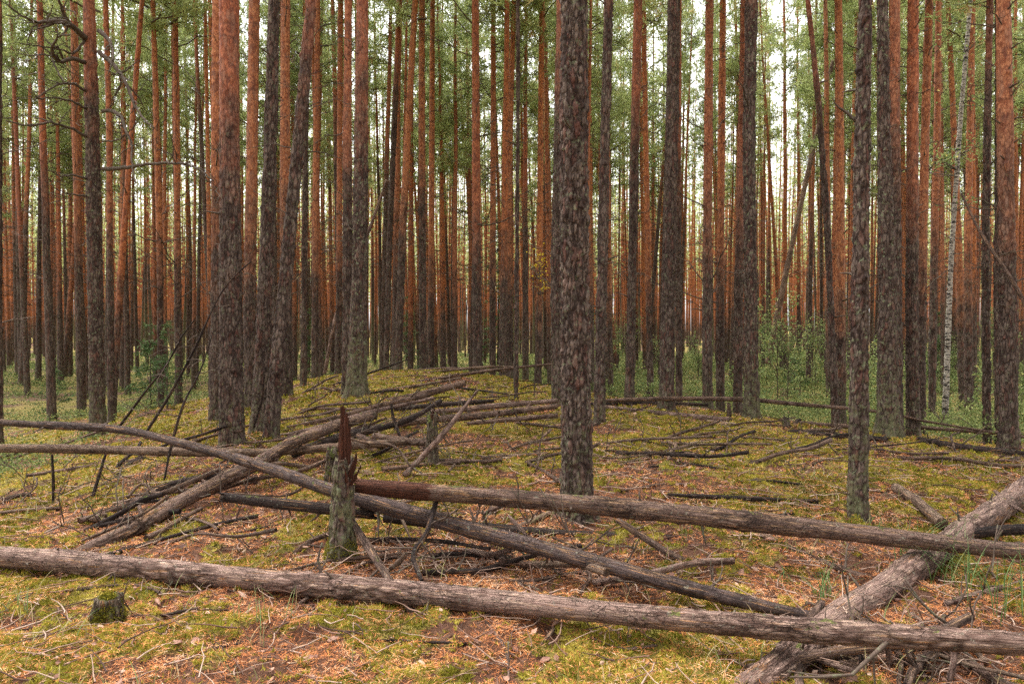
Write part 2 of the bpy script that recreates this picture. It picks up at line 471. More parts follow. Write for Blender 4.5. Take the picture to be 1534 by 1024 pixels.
# ------------------------------------------------------------------ mesh helpers
def make_mesh(name, V, F, mat=None, attrs=None, smooth=True):
    """V (n,3) array; F list of face arrays (each (m,3) or (m,4))"""
    me = bpy.data.meshes.new(name)
    V = np.asarray(V, np.float32)
    if not isinstance(F, list): F = [F]
    F = [np.asarray(f, np.int32) for f in F if len(f)]
    nl = sum(f.size for f in F); nf = sum(len(f) for f in F)
    me.vertices.add(len(V)); me.vertices.foreach_set('co', V.ravel())
    me.loops.add(nl); me.loops.foreach_set('vertex_index', np.concatenate([f.ravel() for f in F]))
    me.polygons.add(nf)
    tot = np.concatenate([np.full(len(f), f.shape[1], np.int32) for f in F])
    st = np.concatenate([[0], np.cumsum(tot)[:-1]]).astype(np.int32)
    me.polygons.foreach_set('loop_start', st)
    me.polygons.foreach_set('use_smooth', np.full(nf, smooth))
    me.update(calc_edges=True)
    for k, a in (attrs or {}).items():
        at_ = me.attributes.new(k, 'FLOAT', 'POINT')
        at_.data.foreach_set('value', np.asarray(a, np.float32))
    if mat: me.materials.append(mat)
    return me

def link(name, me, parent=None, loc=None):
    o = bpy.data.objects.new(name, me)
    COL.objects.link(o)
    if parent is not None: o.parent = parent
    if loc is not None: o.location = loc
    return o

def empty(name, loc):
    o = bpy.data.objects.new(name, None)
    o.empty_display_size = .2
    COL.objects.link(o); o.location = loc
    return o

LABELS = {}
def tag(o, label=None, cat=None, group=None, kind=None):
    if label: o['label'] = label
    if cat: o['category'] = cat
    if group: o['group'] = group
    if kind: o['kind'] = kind
    return o

def frames(P):
    T = np.gradient(P, axis=0)
    T /= np.linalg.norm(T, axis=1)[:, None] + 1e-9
    ref = np.array([0, 1.0, 0]) if abs(T[0][1]) < .8 else np.array([1.0, 0, 0])
    A = np.zeros_like(P); B = np.zeros_like(P)
    a = np.cross(T[0], ref); a /= np.linalg.norm(a)
    for i in range(len(P)):
        a = a - T[i] * a.dot(T[i]); a /= np.linalg.norm(a) + 1e-9
        A[i] = a; B[i] = np.cross(T[i], a)
    return T, A, B

def catmull(P, Rr, step):
    """resample control points smoothly"""
    P = np.asarray(P, float); Rr = np.asarray(Rr, float)
    Q = np.vstack([2 * P[0] - P[1], P, 2 * P[-1] - P[-2]])
    RR = np.concatenate([[Rr[0]], Rr, [Rr[-1]]])
    out, ro = [], []
    for i in range(1, len(Q) - 2):
        L = np.linalg.norm(Q[i + 1] - Q[i]); k = max(2, int(L / step))
        for t in np.arange(k) / k:
            a, b, c, d = Q[i - 1], Q[i], Q[i + 1], Q[i + 2]
            out.append(.5 * ((2 * b) + (-a + c) * t + (2 * a - 5 * b + 4 * c - d) * t * t + (-a + 3 * b - 3 * c + d) * t ** 3))
            ro.append(RR[i] * (1 - t) + RR[i + 1] * t)
    out.append(Q[-2]); ro.append(RR[-2])
    return np.array(out), np.array(ro)

def tube_arrays(P, r, n, cap=True):
    """plain tube; returns V, quads, tris"""
    P = np.asarray(P, float); r = np.asarray(r, float)
    T, A, B = frames(P)
    th = np.arange(n) / n * 2 * PI
    V = P[:, None, :] + r[:, None, None] * (np.cos(th)[None, :, None] * A[:, None, :] + np.sin(th)[None, :, None] * B[:, None, :])
    m = len(P)
    V = V.reshape(-1, 3)
    i = np.arange(m - 1)[:, None] * n; j = np.arange(n)[None, :]; j2 = (j + 1) % n
    Q = np.stack([i + j, i + j2, i + n + j2, i + n + j], -1).reshape(-1, 4)
    tr = np.zeros((0, 3), int)
    if cap:
        V = np.vstack([V, P[0], P[-1]])
        jj = np.arange(n); k = (jj + 1) % n
        tr = np.vstack([np.stack([np.full(n, m * n), k, jj], -1), np.stack([np.full(n, m * n + 1), (m - 1) * n + jj, (m - 1) * n + k], -1)])
    return V, Q, tr

class Soup:
    """collects geometry into one mesh"""
    def __init__(self): self.V, self.Q, self.T, self.a, self.n = [], [], [], [], 0
    def add(self, V, Q=None, T=None, tint=0.5):
        V = np.asarray(V, float)
        self.V.append(V)
        if Q is not None and len(Q): self.Q.append(np.asarray(Q) + self.n)
        if T is not None and len(T): self.T.append(np.asarray(T) + self.n)
        self.a.append(np.full(len(V), tint) if np.isscalar(tint) else np.asarray(tint))
        self.n += len(V)
    def tube(self, P, r, n=4, tint=.5, cap=False):
        V, Q, T = tube_arrays(P, r, n, cap)
        self.add(V, Q, T, tint)
    def mesh(self, name, mat, smooth=True, extra=None):
        Fs = []
        if self.Q: Fs.append(np.vstack(self.Q))
        if self.T: Fs.append(np.vstack(self.T))
        at_ = {'tint': np.concatenate(self.a)}
        if extra: at_.update(extra)
        return make_mesh(name, np.vstack(self.V), Fs, mat, at_, smooth)

def rand_dirs(n, up=0.0):
    v = RNG.normal(size=(n, 3)); v[:, 2] += up
    return v / np.linalg.norm(v, axis=1)[:, None]

def blades(C, D, L, W, tint, bend=None):
    """thin triangles from points C along D, length L, width W. returns V, T, tint"""
    n = len(C)
    S = np.cross(D, rand_dirs(n)); S /= np.linalg.norm(S, axis=1)[:, None] + 1e-9
    W = np.broadcast_to(W, (n,))[:, None]; L = np.broadcast_to(L, (n,))[:, None]
    V = np.stack([C - S * W / 2, C + S * W / 2, C + D * L], 1).reshape(-1, 3)
    T = np.arange(3 * n).reshape(-1, 3)
    return V, T, np.repeat(np.broadcast_to(tint, (n,)), 3)

def leaf_quads(C, D, L, W, tint):
    """flat pointed leaves as two triangles folded along the midrib"""
    n = len(C)
    S = np.cross(D, rand_dirs(n)); S /= np.linalg.norm(S, axis=1)[:, None] + 1e-9
    N = np.cross(S, D)
    W = np.broadcast_to(W, (n,))[:, None]; L = np.broadcast_to(L, (n,))[:, None]
    m = C + D * L * .5
    V = np.stack([C, m - S * W / 2 + N * W * .15, C + D * L, m + S * W / 2 + N * W * .15], 1).reshape(-1, 3)
    k = np.arange(n)[:, None] * 4
    T = np.concatenate([k + np.array([0, 1, 2]), k + np.array([0, 2, 3])])
    return V, T, np.repeat(np.broadcast_to(tint, (n,)), 4)

# ------------------------------------------------------------------ ground
def axis(fine_lo, fine_hi, step, lo, hi, grow=1.12):
    a = list(np.arange(fine_lo, fine_hi + 1e-6, step))
    s = step; x = a[-1]
    while x < hi: s *= grow; x += s; a.append(x)
    s = step; x = a[0]
    while x > lo: s *= grow; x -= s; a.insert(0, x)
    return np.array(a)
gx = axis(-6.5, 7, .055, -900, 900)
gy = np.concatenate([np.arange(1.5, 9, .045), np.arange(9, 18, .09)])
s_, x_ = .09, gy[-1]; ext = []
while x_ < 1500: s_ *= 1.1; x_ += s_; ext.append(x_)
s_, x_ = .09, 1.5; pre = []
while x_ > -60: s_ *= 1.3; x_ -= s_; pre.insert(0, x_)
gy = np.concatenate([pre, gy, ext])
GX, GY = np.meshgrid(gx, gy)
GZ = ground_h(GX.ravel(), GY.ravel())
nx, ny = len(gx), len(gy)
ii = (np.arange(ny - 1)[:, None] * nx + np.arange(nx - 1)[None, :]).ravel()
Q = np.stack([ii, ii + 1, ii + nx + 1, ii + nx], -1)
def green_mask(x, y):
    b = base_h(x, y)
    return sstep(-.15, -.42, b) * sstep(8, 12, y) + 0
gm = .35 * np.where(GY.ravel() > 8, sstep(.12, .45, -base_h(GX.ravel(), GY.ravel())), 0)
me = make_mesh('ground', np.stack([GX.ravel(), GY.ravel(), GZ], -1), Q, M['ground'],
               {'moss': moss_mask(GX.ravel(), GY.ravel()), 'green': gm})
ground = tag(link('ground', me), kind='structure')
print('ground', len(Q))

# ------------------------------------------------------------------ trunks
def bark_relief(X, hgt, rad, trans, cell, seed, rough=1.0):
    """X (n,3) points on the cylinder; returns displacement and plate value"""
    s = 1 / cell
    w = (fbm(X[:, 0] * 9, X[:, 1] * 9, X[:, 2] * 5, s=seed) - .5) * 1.3
    a = fbm(X[:, 0] * s * .55 + w, X[:, 1] * s * .55 - w, X[:, 2] * s * .085 + seed * 3.7, s=seed + 60, o=2)
    fis = sstep(.0, .055, np.abs(a - .5))
    f1, f2, cid = worley(X[:, 0] * s + w, X[:, 1] * s - w, X[:, 2] * s * .34 + w + seed * 1.7, seed)
    g1, g2, _c = worley(X[:, 0] * s * 2.3 - w, X[:, 1] * s * 2.3 + w, X[:, 2] * s * 1.1, seed + 50)
    pl = (.25 + .75 * fis) * (.45 + .55 * sstep(.02, .26, f2 - f1)) * (.75 + .25 * sstep(.0, .2, g2 - g1))
    fb = fbm(X[:, 0] * 38, X[:, 1] * 38, X[:, 2] * 20, s=seed + 3)
    t = sstep(trans - 1, trans + 1.2, hgt)
    amp = .021 * rough * (1 - .75 * t)
    d = (pl - .62) * amp + (cid - .5) * amp * .35 + (fb - .5) * .012
    lump = (fbm(X[:, 0] * 4, X[:, 1] * 4, X[:, 2] * 2.2, s=seed + 9) - .5) * .016
    return d + lump, np.clip(pl * (1 - .55 * t) + .55 * t, 0, 1)

def trunk_mesh(name, P, Rr, d, trans, seed, mat, zfine, flare=.35, cell=None, rough=1.0, knots=26):
    """P path (local, base at origin), Rr radii; fine rows up to zfine, coarse above"""
    P = np.asarray(P, float); Rr = np.asarray(Rr, float)
    c = .00175 * max(d, 5.2) if cell is None else cell
    zs = [-.16]; st = c * 1.45
    while zs[-1] < zfine: zs.append(zs[-1] + st)
    st = c * 3
    while zs[-1] < P[-1, 2]: st = min(st * 1.25, 1.0); zs.append(zs[-1] + st)
    zs[-1] = P[-1, 2]
    zs = np.array(zs)
    cx = np.interp(zs, P[:, 2], P[:, 0]); cy = np.interp(zs, P[:, 2], P[:, 1]); r = np.interp(zs, P[:, 2], Rr)
    # smooth path
    k = 9
    for a in (cx, cy):
        pad = np.concatenate([np.full(k, a[0]), a, np.full(k, a[-1])]); a[:] = np.convolve(pad, np.ones(2 * k + 1) / (2 * k + 1), 'valid')
    r = r * (1 + flare * np.exp(-np.maximum(zs + .05, 0) / .16))
    n = int(np.clip(2 * PI * r.mean() / c, 10, 110))
    th = np.arange(n) / n * 2 * PI
    Z, TH = np.meshgrid(zs, th, indexing='ij')
    RRm = np.repeat(r[:, None], n, 1)
    # root lobes
    lob = 1 + .34 * np.exp(-np.maximum(Z + .02, 0) / .13) * np.cos(TH * 4 + seed) + .035 * np.cos(TH * 2 + seed * 1.7 + Z * .6)
    CXm = np.repeat(cx[:, None], n, 1); CYm = np.repeat(cy[:, None], n, 1)
    base = np.stack([np.cos(TH) * RRm, np.sin(TH) * RRm, Z], -1).reshape(-1, 3)
    disp, pl = bark_relief(base, Z.ravel(), RRm.ravel(), trans, max(.026, c * 2.9), seed, rough)
    # knots of lost branches
    rng = np.random.default_rng(seed)
    kn = np.zeros(len(base))
    for q in range(knots):
        kz = rng.uniform(.8, max(1.5, zfine)); ka = rng.uniform(0, 2 * PI)
        rr = np.interp(kz, zs, r); kw = rng.uniform(.014, .028)
        p0 = np.array([math.cos(ka) * rr, math.sin(ka) * rr, kz])
        sel = np.abs(base[:, 2] - kz) < .12
        dd = ((base[sel] - p0) ** 2).sum(1)
        kn[sel] += np.exp(-dd / kw ** 2) * rng.uniform(.012, .026)
    disp = disp + kn
    pl = np.clip(pl - kn * 50, 0, 1)
    fade = np.clip(RRm.ravel() / .05, .2, 1)
    rad = RRm.ravel() * lob.ravel() + disp * fade
    V = np.stack([CXm.ravel() + np.cos(TH.ravel()) * rad, CYm.ravel() + np.sin(TH.ravel()) * rad, Z.ravel()], -1)
    m = len(zs)
    i = np.arange(m - 1)[:, None] * n; j = np.arange(n)[None, :]; j2 = (j + 1) % n
    Qd = np.stack([i + j, i + j2, i + n + j2, i + n + j], -1).reshape(-1, 4)
    me = make_mesh(name, V, Qd, mat, {'hgt': Z.ravel(), 'plate': pl})
    return me, (zs, cx, cy, r)

# ---- shared dead branches (local +X outward)
def dead_branch_mesh(seed, L=1.0, r=.012, droop=.0, twigs=4):
    rng = np.random.default_rng(seed)
    s = Soup()
    k = 7
    t = np.linspace(0, 1, k)
    P = np.stack([t * L, np.cumsum(rng.normal(0, .03 * L, k)) - 0, droop * L * t ** 2 + np.cumsum(rng.normal(.0, .028 * L, k)) + .25 * L * t], -1)
    P -= P[0] * 1.0
    P[0, 0] = -.03
    s.tube(P, r * (1 - .8 * t), 4)
    for q in range(twigs):
        a = rng.uniform(.25, .9); i = int(a * (k - 1))
        b = P[i]; l = L * rng.uniform(.15, .4)
        dr = np.array([rng.uniform(.3, 1), rng.choice([-1, 1]) * rng.uniform(.4, 1), rng.uniform(-.3, .6)]); dr /= np.linalg.norm(dr)
        m_ = b + dr * l * .5 + rng.normal(0, .03 * L, 3)
        s.tube(np.array([b, m_, b + dr * l]), np.array([r * .45, r * .3, r * .12]), 3)
    return s.mesh('dead_branch', M['branch'])
BR = [dead_branch_mesh(100 + i, 1.0, .012, [-.25, -.1, .1, -.4, .2, 0][i % 6], 3 + i % 4) for i in range(9)]
STUBS = [dead_branch_mesh(130 + i, .16, .011, 0, 0) for i in range(4)]

# ---- crowns (shared meshes). local z is height above the tree's foot
def crown_parts(seed, H=20.0, z0=10.0, spread=1.7, ntuft=1500, blade=(.22, .035), per=6, limbs=None, blob=0.3):
    rng = np.random.default_rng(seed)
    wood = Soup(); Cs = []
    nl = limbs or int((H - z0) * 3.2)
    for q in range(nl):
        f = (q + rng.uniform(0, 1)) / nl
        z = z0 + (H - z0) * f
        L = spread * (1 - .72 * f) * rng.uniform(.45, 1.15) * (1 if f > .12 else .8)
        az = rng.uniform(0, 2 * PI)
        el = rng.uniform(-.1, .45) + .35 * f
        t = np.linspace(0, 1, 6)
        dx = math.cos(az); dy = math.sin(az)
        rr = t * L
        wob = np.cumsum(rng.normal(0, .05 * L, 6)); wob -= wob[0]
        P = np.stack([dx * rr - dy * wob, dy * rr + dx * wob, z + math.tan(el) * rr * .7 + .12 * L * t ** 2 + np.cumsum(rng.normal(0, .03 * L, 6))], -1)
        wood.tube(P, .022 * (1 - .75 * t) * (L / 1.5 + .3), 3)
        nt = max(4, int(ntuft / nl * L / (spread * .6)))
        a = rng.uniform(.3, 1.0, nt) ** .8
        i = np.minimum((a * 5).astype(int), 4); fr = a * 5 - i
        B = P[i] * (1 - fr[:, None]) + P[i + 1] * fr[:, None]
        Cs.append(B + rng.normal(0, 1, (nt, 3)) * np.array([blob, blob, blob * .55]) * (.4 + .6 * a[:, None]))
    C = np.vstack(Cs)
    D = rng.normal(size=(len(C) * per, 3)); D[:, 2] += .5
    D /= np.linalg.norm(D, axis=1)[:, None]
    CC = np.repeat(C, per, 0) + rng.normal(0, .035, (len(C) * per, 3))
    tc = np.repeat(np.clip(rng.normal(.45, .2, len(C)), 0, .92), per) + (np.repeat(rng.uniform(0, 1, len(C)) > .965, per) * .6)
    return wood, CC, D, rng.uniform(.6, 1.1, len(CC)) * blade[0], blade[1], np.clip(tc, 0, 1)

CROWNS = []
for i in range(8):
    H = [19, 21, 20, 22, 18.5, 20.5, 21.5, 19.5][i]
    z0 = [8.5, 10.5, 9.5, 12, 8.0, 11, 10, 9][i]
    w, C, D, L, W, tt = crown_parts(300 + i, H, z0, [1.9, 1.5, 2.0, 1.7, 1.8, 1.5, 2.1, 1.7][i], 1350, (.23, .032), 6)
    V, T, ta = blades(C, D, L, W, tt)
    s = Soup(); s.add(V, None, T, ta)
    CROWNS.append((H, z0, s.mesh('pine_needles', M['pine_needles'], False), w.mesh('limbs', M['branch'])))
print('crowns', len(CROWNS[0][2].polygons))

def add_crown(root, i, top, scale=1.0, rot=0.0, lean=(0, 0)):
    """hang a shared crown with its limbs on a tree"""
    H, z0, nm, lm = CROWNS[i % len(CROWNS)]
    c = link('crown', nm, root); l = link('limbs', lm, c)
    l['kind'] = 'stuff'
    c.rotation_euler = (0, 0, rot)
    c.scale = (scale, scale, top / H)
    # follow the trunk's lean in the crown's middle
    c.location = (lean[0], lean[1], 0)
    return c

HERO_XY = []
def hero(px, py, w, d, label, trans=4.0, red=.3, moss=.3, top=20.0, branches=6, btype='twig', crown=True, name='pine_tree', mat=None, flare=.3, rough=1.0, brlen=(.4, 1.1), group=None, foot=None, knots=22):
    """px, py: lists of pixels from the foot up; w: widths in pixels at them; d: distance"""
    w = [v * .81 - .6 for v in w]
    P3 = [at(a, b, d) for a, b in zip(px, py)]
    bx = P3[0].x
    bz = gz(bx, d) - .035
    base = Vector((bx, d, bz))
    pts = [(0, 0, -.2)]; rad = [w[0] / 2 * d / F]
    pts.append((0, 0, 0)); rad.append(w[0] / 2 * d / F)
    for p, ww in list(zip(P3, w))[1:]:
        pts.append((p.x - bx, 0, p.z - bz)); rad.append(ww / 2 * d / F)
    zt = pts[-1][2]
    sl = (pts[-1][0] - pts[-2][0]) / max(.2, pts[-1][2] - pts[-2][2])
    top = max(top, zt + 3)
    r_t = rad[-1]
    pts.append((pts[-1][0] + sl * (top - zt) * .5, 0, zt + (top - zt) * .5)); rad.append(r_t * .72)
    pts.append((pts[-1][0] + sl * (top - zt) * .2, 0, top)); rad.append(.02)
    root = tag(empty(name, base), label, 'tree' , group)
    seed = int(px[0] * 7 + d * 13) % 10007
    cell = None if d < 13 else .0025 * d
    me, prof = trunk_mesh('trunk', pts, rad, d, trans, seed, mat or M['pine'], min(zt + .3, top - .5), flare, cell, rough, knots)
    tr = link('trunk', me, root)
    tr.color = (trans / 10, red, moss, 1)
    zs, cx, cy, r = prof
    rng = random.Random(seed)
    zv = at(px[-1], 0, d).z - bz
    lo = max(1.2, zv * .25)
    for q in range(int(branches * 1.7) + (8 if branches else 0)):
        z = rng.uniform(lo, zv * 1.02)
        az = rng.uniform(0, 2 * PI)
        stub = rng.random() < .55
        b = link('dead_branch', rng.choice(STUBS if stub else BR), root)
        rr = float(np.interp(z, zs, r)); x0 = float(np.interp(z, zs, cx))
        b.location = (x0 + math.cos(az) * rr * .9, math.sin(az) * rr * .9, z)
        sc = rng.uniform(.6, 1.5) if stub else rng.uniform(*brlen)
        b.rotation_euler = (rng.uniform(-.5, .5), rng.uniform(-.55, .15), az)
        b.scale = (sc,) * 3
    if crown:
        H = CROWNS[0][0]
        mid = top * .78
        add_crown(root, seed, top, rng.uniform(.85, 1.05), rng.uniform(0, 6), (float(np.interp(mid, zs, cx)), 0))
    HERO_XY.append((bx, d, max(.6, rad[0] * 3)))
    return root, prof

def hero_simple(*a, **k): return hero(*a, **k)

# px and py lists run from the foot upwards
big, _ = hero([865, 862, 860, 860], [785, 500, 250, 0], [60, 51, 49, 47], 5.55, 'thick dark furrowed pine in the middle, foot just behind the long fallen log', 12, .3, .42, 20, 5, brlen=(.15, .3), rough=1.25, flare=.34, knots=10)
hero([1285, 1288, 1291, 1296], [783, 500, 250, 0], [33, 31, 27, 24], 5.6, 'slim grey-brown pine alone on the open moss, lichen down its foot', 7.5, .8, .75, 18, 4, brlen=(.1, .2), rough=.8, flare=.28, knots=14)
hero([348, 346, 344, 343], [668, 500, 250, 0], [45, 42, 37, 35], 8.6, 'stout pine at left, dark foot turning rusty red above head height', 3.7, .85, .25, 20, 7, brlen=(.1, .25), flare=.28, knots=30)
hero([322, 324, 324, 325], [655, 450, 200, 0], [22, 20, 18, 17], 11.5, 'orange pine half hidden behind the stout rusty red pine, on its left', 3.3, .35, .2, 20, 5)
hero([376, 374, 378, 381], [640, 450, 200, 0], [24, 23, 22, 20], 12.5, 'orange pine between the stout rusty pine and the dark straight pine', 3.0, .3, .2, 20, 5)
hero([389, 397, 404, 411], [655, 450, 250, 0], [31, 27, 24, 21], 9.4, 'dark straight pine standing close right of the stout rusty pine, foot behind crossed logs', 8, .5, .35, 20, 8, brlen=(.2, .5), flare=.3)
hero([430, 428, 427, 428], [625, 400, 200, 0], [22, 20, 19, 17], 13.2, 'orange pine seen between the dark straight pine and the leaning one', 3.3, .15, .2, 20, 6)
hero([405, 425, 446, 467], [668, 450, 220, 0], [29, 25, 22, 20], 8.8, 'reddish-brown pine leaning to the right behind the crossed logs', 5, .95, .2, 19, 8, brlen=(.2, .6), flare=.28)
hero([521, 522, 520, 522], [592, 450, 200, 0], [24, 20, 17, 15], 12.6, 'narrow brown pine close against the left side of the pine with a thick mossy foot', 4.0, .6, .3, 20, 6)
hero([534, 539, 541, 543], [594, 400, 200, 0], [38, 27, 25, 23], 11.5, 'pine with a thick mossy foot on the left end of the mound', 4.6, .9, .95, 21, 9, brlen=(.3, .9), flare=.3)
hero([716, 714, 713, 712], [564, 400, 200, 0], [19, 17, 16, 14], 17, 'rusty pine on the crest of the mound with dead twigs up its stem', 3.4, .7, .2, 21, 18, brlen=(.6, 1.6))
hero([773, 774, 776, 776], [592, 400, 200, 0], [9, 9, 8, 7], 13.2, 'thin grey pole-like pine on the right shoulder of the mound', 9, .5, .1, 16, 6, brlen=(.2, .6))
hero([836, 834, 838, 841], [606, 400, 200, 0], [25, 22, 20, 18], 11.8, 'brown pine peeping out left of the thick dark middle pine', 5.5, .8, .45, 20, 6, brlen=(.2, .6))
hero([898, 901, 906, 912], [638, 450, 220, 0], [22, 20, 18, 17], 10.3, 'dark pine just right of the thick middle pine, standing on the moss edge', 6.5, .9, .3, 20, 6, brlen=(.2, .5))
hero([943, 946, 951, 956], [604, 450, 220, 0], [19, 17, 17, 16], 13.8, 'brown pine behind the left end of the long thin log on the right', 5.2, .9, .3, 20, 9, brlen=(.3, 1))
hero([975, 971, 967, 964], [585, 400, 200, 0], [13, 12, 11, 10], 17.5, 'slender orange pine right behind the brown pine at the log end', 3, .2, .2, 20, 12, brlen=(.5, 1.4))
hero([998, 1001, 1006, 1010], [616, 450, 220, 0], [28, 26, 24, 22], 11.7, 'dark purplish pine whose foot stands behind the long thin log', 9, .9, .35, 20, 8, brlen=(.3, .8), flare=.3)
hero([1018, 1016, 1016, 1017], [590, 400, 200, 0], [13, 12, 12, 11], 17, 'brown pine tucked behind the right flank of the dark purplish pine', 6, .8, .2, 20, 6)
hero([1060, 1059, 1061, 1063], [598, 400, 200, 0], [20, 18, 16, 15], 14.2, 'left of two twin orange pines full of dead twigs', 3.6, .65, .3, 20, 20, brlen=(.5, 1.5))
hero([1079, 1079, 1081, 1083], [596, 400, 200, 0], [17, 15, 14, 12], 15, 'right of two twin orange pines full of dead twigs', 3.2, .25, .3, 20, 20, brlen=(.5, 1.5))
hero([1105, 1107, 1111, 1114], [600, 400, 200, 0], [18, 16, 14, 12], 14.6, 'red-brown pine hugging the left side of the dark pine on the moss edge', 4, .9, .2, 20, 6)
hero([1126, 1124, 1122, 1126], [634, 420, 200, 0], [28, 24, 23, 22], 11, 'dark pine on the right moss edge with a lichen-covered foot', 7, .9, .8, 20, 10, brlen=(.4, 1.2), flare=.3)
hero([1252, 1240, 1226, 1210], [646, 350, 150, 0], [14, 12, 11, 9], 12, 'thin red-brown pine leaning to the left beside a bright orange pine', 6, .95, .1, 16, 7, brlen=(.15, .4))
hero([1257, 1259, 1258, 1256], [640, 480, 200, 0], [26, 17, 15, 14], 12.6, 'bright orange smooth pine beside the left-leaning thin stem', 2.1, .0, .5, 20, 6, brlen=(.2, .6), flare=.2)
hero([1330, 1330, 1324, 1322], [660, 450, 200, 0], [40, 31, 22, 19], 9.4, 'wide-footed mossy dark pine in front of a cluster of pines at right', 9, .7, .8, 20, 8, brlen=(.2, .5), flare=.3)
hero([1343, 1342, 1340, 1340], [648, 450, 200, 0], [24, 22, 20, 18], 10.8, 'orange-topped pine fused in view with the wide-footed mossy dark pine', 4.6, .6, .3, 20, 8, brlen=(.2, .5))
hero([1368, 1366, 1367, 1368], [656, 450, 200, 0], [26, 22, 20, 18], 11, 'rust-red pine next right of the wide-footed mossy pine', 3.6, .7, .4, 20, 12, brlen=(.3, .9))
hero([1379, 1381, 1386, 1392], [640, 400, 200, 0], [18, 16, 15, 14], 12.8, 'orange pine leaning slightly right behind the rust-red pine', 3.3, .3, .3, 20, 12, brlen=(.3, .9))
hero([1396, 1399, 1404, 1406], [612, 400, 200, 0], [14, 13, 12, 11], 16.4, 'orange-brown pine between the rust-red pines and the white birch', 4.4, .5, .3, 20, 10)
hero([1441, 1438, 1427, 1420], [600, 400, 150, 0], [13, 12, 10, 9], 19, 'slender orange pine crossing behind the white birch', 3, .1, .3, 20, 8)
hero([1452, 1450, 1453, 1457], [598, 400, 200, 0], [16, 13, 12, 11], 18, 'orange pine just right of the white birch', 3.6, .3, .3, 20, 12)
hero([1479, 1476, 1479, 1483], [670, 400, 200, 0], [14, 14, 13, 12], 11.6, 'slim dark red pine right of the white birch, foot behind dark rotten logs', 6, .95, .2, 18, 9, brlen=(.2, .6))
hero([1512, 1509, 1506, 1503], [682, 450, 220, 0], [33, 29, 26, 23], 9.0, 'stout pine near the right edge, dark foot and orange-red upper stem', 3.2, .5, .2, 20, 12, brlen=(.3, .8), flare=.28, knots=30)
hero([1495, 1492, 1494, 1493], [664, 450, 200, 0], [10, 9, 8, 7], 11.4, 'thin grey stem pressed against the left side of the stout right-hand pine', 9, .5, .2, 15, 4, brlen=(.2, .5))
hero([147, 142, 138, 133], [655, 400, 180, 0], [29, 26, 24, 19], 12.5, 'grey-barked pine at left carrying big crooked dead limbs', 6.2, .75, .75, 20, 0)
hero([-1, -1, -1, -1], [640, 400, 200, 0], [12, 11, 10, 9], 13.5, 'dark pine cut by the left border of the view', 8, .7, .3, 19, 3)
hero([168, 182, 197, 213], [630, 400, 200, 0], [14, 12, 10, 9], 16, 'orange pine leaning right behind the crooked-limbed pine', 2.6, .5, .3, 19, 10)
hero([167, 165, 164, 158], [640, 400, 200, 0], [13, 12, 11, 9], 15, 'red-brown pine close right of the crooked-limbed pine', 4, .5, .3, 19, 8)
hero([241, 240, 235, 229], [620, 400, 200, 0], [13, 12, 11, 9], 17, 'straight orange pine left of the dead arching branches', 3.4, .1, .3, 20, 14, brlen=(.5, 1.5))
hero([268, 266, 265, 262], [615, 400, 200, 0], [14, 13, 12, 10], 17.5, 'straight orange-pink pine above the dead arching branches', 3.8, .3, .3, 20, 14, brlen=(.5, 1.5))
hero([317, 314, 311, 307], [612, 400, 200, 0], [10, 9, 8, 7], 18, 'very slim pale orange pine left of the stout rusty pine', 2.6, .0, .2, 20, 8)
hero([472, 472, 474, 476], [584, 400, 200, 0], [15, 13, 12, 10], 18, 'orange pine midway between the leaning pine and the mossy-footed pine', 3, .3, .3, 20, 8)
hero([454, 456, 458, 460], [598, 400, 200, 0], [12, 11, 10, 9], 15, 'narrow dark brown pine just right of the leaning pine', 7, .8, .3, 19, 8)
hero([506, 508, 509, 510], [576, 400, 200, 0], [13, 12, 11, 10], 19, 'slim orange-red pine left of the mossy-footed pair', 3.2, .4, .3, 20, 8)
hero([578, 584, 591, 598], [560, 350, 180, 0], [12, 11, 11, 9], 19.5, 'dark pine leaning right on the far left shoulder of the mound', 8, .8, .3, 19, 8)
hero([596, 603, 612, 622], [562, 350, 180, 0], [15, 14, 13, 12], 18.5, 'orange pine leaning right on the back of the mound', 4, .1, .3, 20, 9)
hero([634, 633, 632, 632], [558, 400, 200, 0], [16, 14, 13, 12], 19, 'upright pine behind the mound with grey lower stem', 5, .2, .3, 20, 9)
hero([646, 646, 647, 648], [556, 400, 200, 0], [13, 12, 11, 10], 21, 'upright orange pine beside the grey-stemmed one behind the mound', 3, .1, .3, 20, 9)
hero([738, 738, 739, 739], [558, 400, 200, 0], [13, 12, 11, 10], 21, 'orange pine right of the rusty crest pine', 3.4, .2, .3, 20, 10, brlen=(.5, 1.4))
hero([762, 760, 764, 770], [562, 400, 200, 0], [15, 13, 11, 10], 20, 'orange pine left of the thin pole-like pine', 3.1, .2, .3, 20, 10)
hero([806, 808, 810, 812], [566, 400, 200, 0], [13, 12, 12, 10], 20, 'orange pine behind the twig with yellow leaves', 2.6, .1, .3, 20, 8)
print('heroes', len(HERO_XY))

